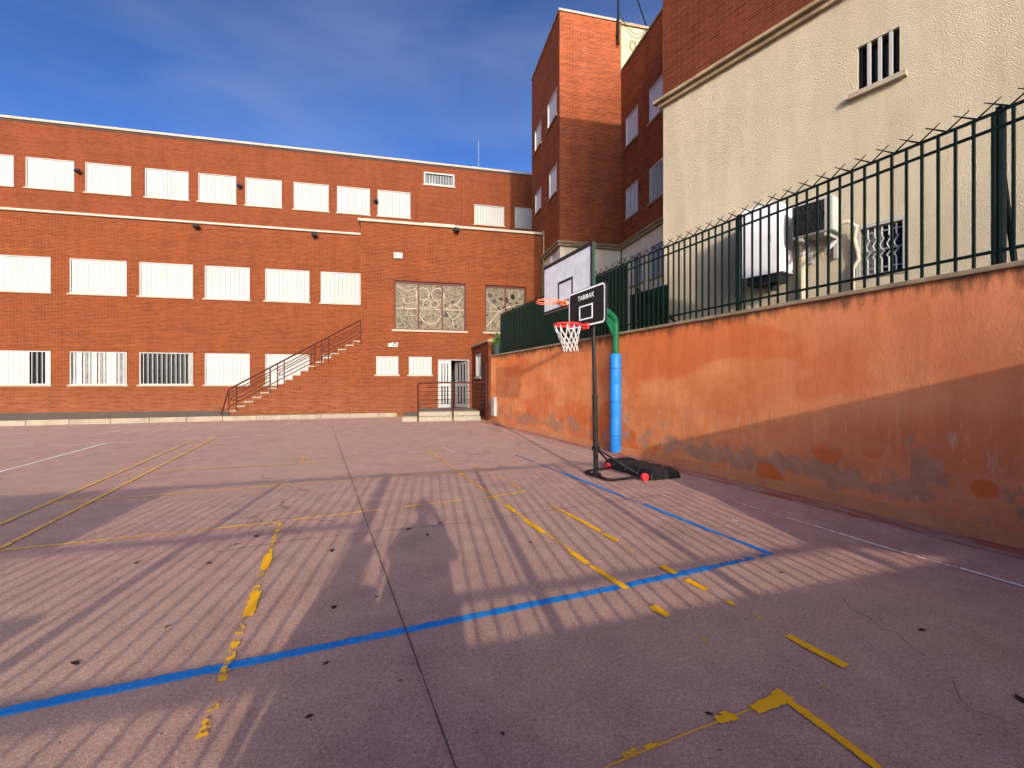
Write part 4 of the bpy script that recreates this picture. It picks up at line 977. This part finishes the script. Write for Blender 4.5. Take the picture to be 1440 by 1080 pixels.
# base frame: front bar under the pole, sides back to the axle
m = MB(); fy0, fy1 = hy - .36, hy + .36; xa = hx + .55
m.tube([(xa, fy0 - .03, .05), (hx + .08, fy0, .035), (hx, fy0 + .07, .035), (hx, fy1 - .07, .035), (hx + .08, fy1, .035), (xa, fy1 + .03, .05)], .02, 8)
m.box(hx - .06, hx + .06, hy - .06, hy + .06, .035, .075); part('base_frame', m, M['black'], t)
m = MB(); m.tube([(hx + .01, hy + .01, .46), (xa, fy0 + .05, .07)], .016, 8); m.tube([(hx + .01, hy + .01, .46), (xa, fy1 - .05, .07)], .016, 8); m.tube([(xa, fy0 - .1, .06), (xa, fy1 + .1, .06)], .014, 8); m.box(hx - .045, hx + .045, hy - .045, hy + .045, .43, .49); part('strut', m, M['black'], t)
for s in (-1, 1):
    yw = hy + s * .47; m = MB(); m.tube([(xa, yw - .03, .06), (xa, yw - .024, .06), (xa, yw + .024, .06), (xa, yw + .03, .06)], [.05, .06, .06, .05], 16); part('wheel', m, M['red_plastic'], t)
m = MB(); L0 = hy - .52; seg = .315
for q in range(4):
    y0, y1 = L0 + q * seg, L0 + (q + 1) * seg - .025; x0_, x1_ = xa + .07, xa + .66
    i = len(m.v); h = .155
    m.v += [(x0_, y0, .008), (x1_, y0, .008), (x1_, y1, .008), (x0_, y1, .008), (x0_ + .02, y0 + .012, h * .62), (x1_ - .03, y0 + .012, h * .62), (x1_ - .03, y1 - .012, h * .62), (x0_ + .02, y1 - .012, h * .62), (x0_ + .07, y0 + .05, h), (x1_ - .09, y0 + .05, h), (x1_ - .09, y1 - .05, h), (x0_ + .07, y1 - .05, h)]
    for f in ((0,3,2,1),(0,1,5,4),(1,2,6,5),(2,3,7,6),(3,0,4,7),(4,5,9,8),(5,6,10,9),(6,7,11,10),(7,4,8,11),(8,9,10,11)): m.f.append(tuple(i + k for k in f))
m.box(xa + .10, xa + .6, L0 + .05, L0 + 4 * seg - .08, .01, .06)
part('ballast_tank', m, M['black_plastic'], t, bevel=.015)

# ------------------------------------------------------------------ fence, low wall and gate behind the camera (they cast the shadows on the court)
NR = -2.217
UR = lambda X: 1.0464 * X - .682
rf = thing('school_gate_fence', 'green railing fence and gate behind the camera, on a low wall', 'fence', FR, (UR(-.23), NR, 0))
m = MB()
for z, h in ((2.66, .025), (1.97, .02), (1.32, .04)): m.box(UR(-9), UR(-.23), NR - .02, NR + .02, z - h, z + h)
for z, h in ((2.66, .022), (1.45, .018)): m.box(UR(-.23), UR(6.6), NR - .02, NR + .02, z - h, z + h)
part('rails', m, M['green_metal'], rf)
m = MB(); u = UR(-9)
while u < UR(6.5):
    z0 = .05 if u < UR(-.23) else 1.2
    m.box(u - .0105, u + .0105, NR - .0105, NR + .0105, z0, 2.72); u += .128
part('bars', m, M['green_metal'], rf)
for X in (-9, -7.4, -5.9, -4.4, -3.0, -1.66, 1.125, 2.5, 3.9, 5.3):
    m = MB(); m.tube([(UR(X), NR + .03, 0), (UR(X), NR + .03, 2.7)], .045, 8); part('post', m, M['green_metal'], rf)
m = MB(); m.box(UR(-.23) - .055, UR(-.23) + .055, NR - .055, NR + .055, 0, 2.68); part('gate_post', m, M['green_metal'], rf)
def pan(pts): 
    m = MB(); m.prism([(UR(x), NR + .022, z) for x, z in pts], (0, .01, 0)); return part('caster_panel', m, M['green_sheet'], rf, fix=True)
pan([(-2.95, 2.64), (-9, 2.64), (-9, 1.94), (-2.7, 1.94)])
pan([(-.16, 1.24), (.60, 1.24), (.60, 1.45), (-.16, 1.45)])
pan([(-1.85, 1.60), (-3.2, 1.60), (-3.2, 1.40), (-1.85, 1.44)])
pan([(3.65, 1.47), (4.5, 1.30), (6.6, 1.26), (6.6, 2.92), (4.42, 2.92), (3.99, 2.32)])  # stand-in sheet for an unseen caster, cut to its shadow's outline
m = MB(); m.box(UR(-.14), UR(6.9), NR - .14, NR + .14, -.1, 1.26); solo('low_wall', m, M['brick'], FR, (UR(3), NR, 0), 'low brick wall carrying the fence behind the camera', 'wall')

# ------------------------------------------------------------------ photographer and companion behind the camera
def person(label, x, y, ht, pose, coat, wide=1.0):
    k = ht / 1.72
    root = thing('person', label, 'person', F0, (x, y, 0))
    V, E, Rr = [], [], []
    def add(p, r, par=None):
        V.append((p[0] * k, p[1] * k, p[2] * k)); Rr.append((r[0] * k, r[1] * k) if isinstance(r, tuple) else (r * k, r * k))
        if par is not None: E.append((par, len(V) - 1))
        return len(V) - 1
    pel = add((0, 0, .93), (.165, .12)); wst = add((0, 0, 1.10), (.155, .11), pel); chs = add((0, .0, 1.30), (.175, .12), wst); nb = add((0, -.01, 1.43), (.10, .085), chs); nk = add((0, .0, 1.50), .055, nb)
    jaw = add((0, .03, 1.545), (.062, .075), nk); hd = add((0, .02, 1.62), (.078, .098), jaw); tp_ = add((0, .01, 1.69), (.062, .08), hd)
    for s in (-1, 1):
        h = add((s * .10, 0, .86), .098, pel); kn_ = add((s * .11, .02, .48), .062, h); an_ = add((s * .115, 0, .10), .042, kn_); ft = add((s * .12, .06, .045), .045, an_); add((s * .135, .17, .035), .035, ft)
        sh_ = add((s * .19, 0, 1.39), .065, chs)
        if pose == 'phone':
            el = add((s * .27, .14, 1.16), .05, sh_); wr = add((s * .12, .36, 1.36), .032, el); pm = add((s * .085, .40, 1.42), (.038, .022), wr)
            for q in range(4): f1 = add((s * .075, .42, 1.405 + q * .022), .010, pm); add((s * .045, .425, 1.408 + q * .022), .008, f1)
            th = add((s * .06, .385, 1.42), .011, pm); add((s * .03, .388, 1.43), .009, th)
        else:
            el = add((s * .245, -.02, 1.10), .048, sh_); wr = add((s * .25, .06, .86), .03, el); pm = add((s * .25, .08, .79), (.022, .036), wr)
            for q in range(4): f1 = add((s * .25, .055 + q * .02, .735), .010, pm); add((s * .245, .06 + q * .02, .69 - .01 * (q % 2)), .008, f1)
            th = add((s * .235, .115, .77), .011, pm); add((s * .23, .13, .735), .009, th)
    me = bpy.data.meshes.new('body'); me.from_pydata(V, E, []); me.materials.append(coat)
    o = bpy.data.objects.new('body', me); C.objects.link(o); o.parent = root
    md = o.modifiers.new('skin', 'SKIN'); md.use_smooth_shade = True
    for i, r in enumerate(Rr): me.skin_vertices[0].data[i].radius = r
    me.skin_vertices[0].data[0].use_root = True
    sb_ = o.modifiers.new('sub', 'SUBSURF'); sb_.levels = 1; sb_.render_levels = 2
    # coat skirt, hair and face as children
    BASE[root.name] = (0, 0, 0)
    m = MB(); prof = [(.55, .31, .24), (.85, .285, .2), (1.05, .255, .17), (1.25, .235, .16), (1.40, .17, .12), (1.45, .09, .085)]; sg = 20
    for j, (z, rx, ry) in enumerate(prof):
        for q in range(sg): m.v.append((rx * k * wide * math.cos(2 * math.pi * q / sg), ry * k * math.sin(2 * math.pi * q / sg), z * k))
    for j in range(len(prof) - 1):
        for q in range(sg): m.f.append((j * sg + q, j * sg + (q + 1) % sg, (j + 1) * sg + (q + 1) % sg, (j + 1) * sg + q))
    part('coat', m, coat, root, smooth=True)
    m = MB(); sg = 18
    for j in range(8):
        ph = R(-20 + 110 * j / 7); 
        for q in range(sg): m.v.append((.094 * k * math.cos(ph) * math.cos(2 * math.pi * q / sg), (.114 * math.cos(ph) * math.sin(2 * math.pi * q / sg) - .012) * k, (1.635 + .105 * math.sin(ph)) * k))
    for j in range(7):
        for q in range(sg): m.f.append((j * sg + q, j * sg + (q + 1) % sg, (j + 1) * sg + (q + 1) % sg, (j + 1) * sg + q))
    part('hair', m, M['hair'], root, smooth=True)
    m = MB()
    m.tube([(0, .115 * k, 1.635 * k), (0, .128 * k, 1.605 * k), (0, .118 * k, 1.592 * k)], [.01 * k, .016 * k, .012 * k], 8)
    for s in (-1, 1): m.tube([(s * .032 * k, .10 * k, 1.62 * k), (s * .032 * k, .118 * k, 1.62 * k)], .011 * k, 8); m.tube([(s * .083 * k, .0, 1.60 * k), (s * .09 * k, -.01, 1.64 * k)], .014 * k, 8)
    m.tube([(-.02 * k, .108 * k, 1.563 * k), (.02 * k, .108 * k, 1.563 * k)], .007 * k, 6)
    part('face', m, M['skin'], root, smooth=True)
    return root
ph = person('photographer in a dark coat holding a phone up with both hands', .0, -.47, 1.68, 'phone', M['coat'])
m = MB(); m.box(-.075, .075, -.075, -.067, H - .045, H + .035); solo('phone', m, M['black'], F0, (0, -.07, H), "black phone held in the photographer's hands", 'phone', bevel=.006)
person('shorter companion in a grey coat standing beside the photographer', -.37, -1.12, 1.45, 'stand', M['coat2'], .72)

# ------------------------------------------------------------------ dry leaves
lm = MB(); prof = [(-.5, 0), (-.3, .2), (0, .27), (.28, .18), (.5, 0)]
for s in (1, -1):
    for (a, wa), (b, wb_) in zip(prof[:-1], prof[1:]): lm.quad((a, 0, .08), (b, 0, .08 + .06 * b), (b, s * wb_, .22 * wb_ * 2), (a, s * wa, .22 * wa * 2))
lme = None
for i, (px, py, sz) in enumerate(((435, 1009, .034), (459, 934, .035), (105, 934, .05), (236, 882, .04), (470, 855, .055), (529, 840, .03), (563, 958, .02), (707, 1033, .022), (575, 745, .06), (601, 753, .05), (619, 736, .05), (467, 775, .06), (746, 763, .04), (293, 793, .06), (192, 792, .05), (360, 755, .06), (1099, 806, .035), (1297, 887, .04), (1434, 984, .05), (997, 1005, .03), (333, 766, .05))):
    x, y = G(px, py)
    if lme is None: lme = lm.mesh('dry_leaf'); lme.materials.append(M['leaf'])
    o = bpy.data.objects.new('dry_leaf', lme); C.objects.link(o); o.location = (x, y, .004); o.rotation_euler = (random.uniform(-.15, .15), random.uniform(-.15, .15), random.uniform(0, 6.28)); o.scale = (sz * 1.2, sz * 1.2, sz)
    tag(o, 'small dark dry leaf lying on the mauve court', 'leaf', 'dry leaves on the court')

# ------------------------------------------------------------------ light, sky, camera
el, az = R(SUN_EL), R(SUN_AZ)
d = Vector((math.sin(az) * math.cos(el), math.cos(az) * math.cos(el), -math.sin(el)))     # the way the light travels
sd = bpy.data.lights.new('sun', 'SUN'); sd.energy = 2.9; sd.angle = R(.42); sd.color = (1, .85, .68)
so = bpy.data.objects.new('sun', sd); C.objects.link(so); so.rotation_euler = d.to_track_quat('-Z', 'Y').to_euler(); so.location = (20, -40, 30)
w = bpy.data.worlds.new('World'); S.world = w; w.use_nodes = True; nt = w.node_tree; nt.nodes.clear()
out = nt.nodes.new('ShaderNodeOutputWorld'); bg = nt.nodes.new('ShaderNodeBackground'); sky = nt.nodes.new('ShaderNodeTexSky')
sky.sky_type = 'NISHITA'; sky.sun_disc = False; sky.sun_elevation = el; sky.sun_rotation = math.atan2(-d.x, -d.y); sky.altitude = 600; sky.air_density = .6; sky.dust_density = 4.0; sky.ozone_density = 3.6
tc = nt.nodes.new('ShaderNodeTexCoord'); mp = nt.nodes.new('ShaderNodeMapping'); mp.inputs['Scale'].default_value = (1.2, 2.2, 5.0); mp.inputs['Rotation'].default_value = (0, .5, .3)
nz = nt.nodes.new('ShaderNodeTexNoise'); nz.inputs['Scale'].default_value = 1.7; nz.inputs['Detail'].default_value = 6; nz.inputs['Roughness'].default_value = .5; nz.inputs['Distortion'].default_value = .5
mr = nt.nodes.new('ShaderNodeMapRange'); mr.inputs[1].default_value = .36; mr.inputs[2].default_value = .85; mr.inputs[3].default_value = 0; mr.inputs[4].default_value = .26
mx = nt.nodes.new('ShaderNodeMix'); mx.data_type = 'RGBA'; mx.inputs[7].default_value = (3.0, 3.4, 4.2, 1)
nt.links.new(tc.outputs['Generated'], mp.inputs[0]); nt.links.new(mp.outputs[0], nz.inputs['Vector']); nt.links.new(nz.outputs[0], mr.inputs[0]); nt.links.new(mr.outputs[0], mx.inputs[0])
gm_ = nt.nodes.new('ShaderNodeGamma'); gm_.inputs[1].default_value = 1.4; nt.links.new(sky.outputs[0], gm_.inputs[0]); nt.links.new(gm_.outputs[0], mx.inputs[6]); nt.links.new(mx.outputs[2], bg.inputs[0]); bg.inputs[1].default_value = .10
nt.links.new(bg.outputs[0], out.inputs[0])
cd = bpy.data.cameras.new('camera'); cd.sensor_width = 36; cd.lens = F / 1440 * 36; cd.clip_end = 1000; cd.clip_start = .02
co = bpy.data.objects.new('camera', cd); C.objects.link(co); co.location = (0, 0, H); co.rotation_euler = (R(90), 0, 0); S.camera = co
S.view_settings.view_transform = 'Standard'; S.view_settings.look = 'None'; S.view_settings.exposure = .86; S.view_settings.gamma = 1; S.view_settings.use_curve_mapping = False
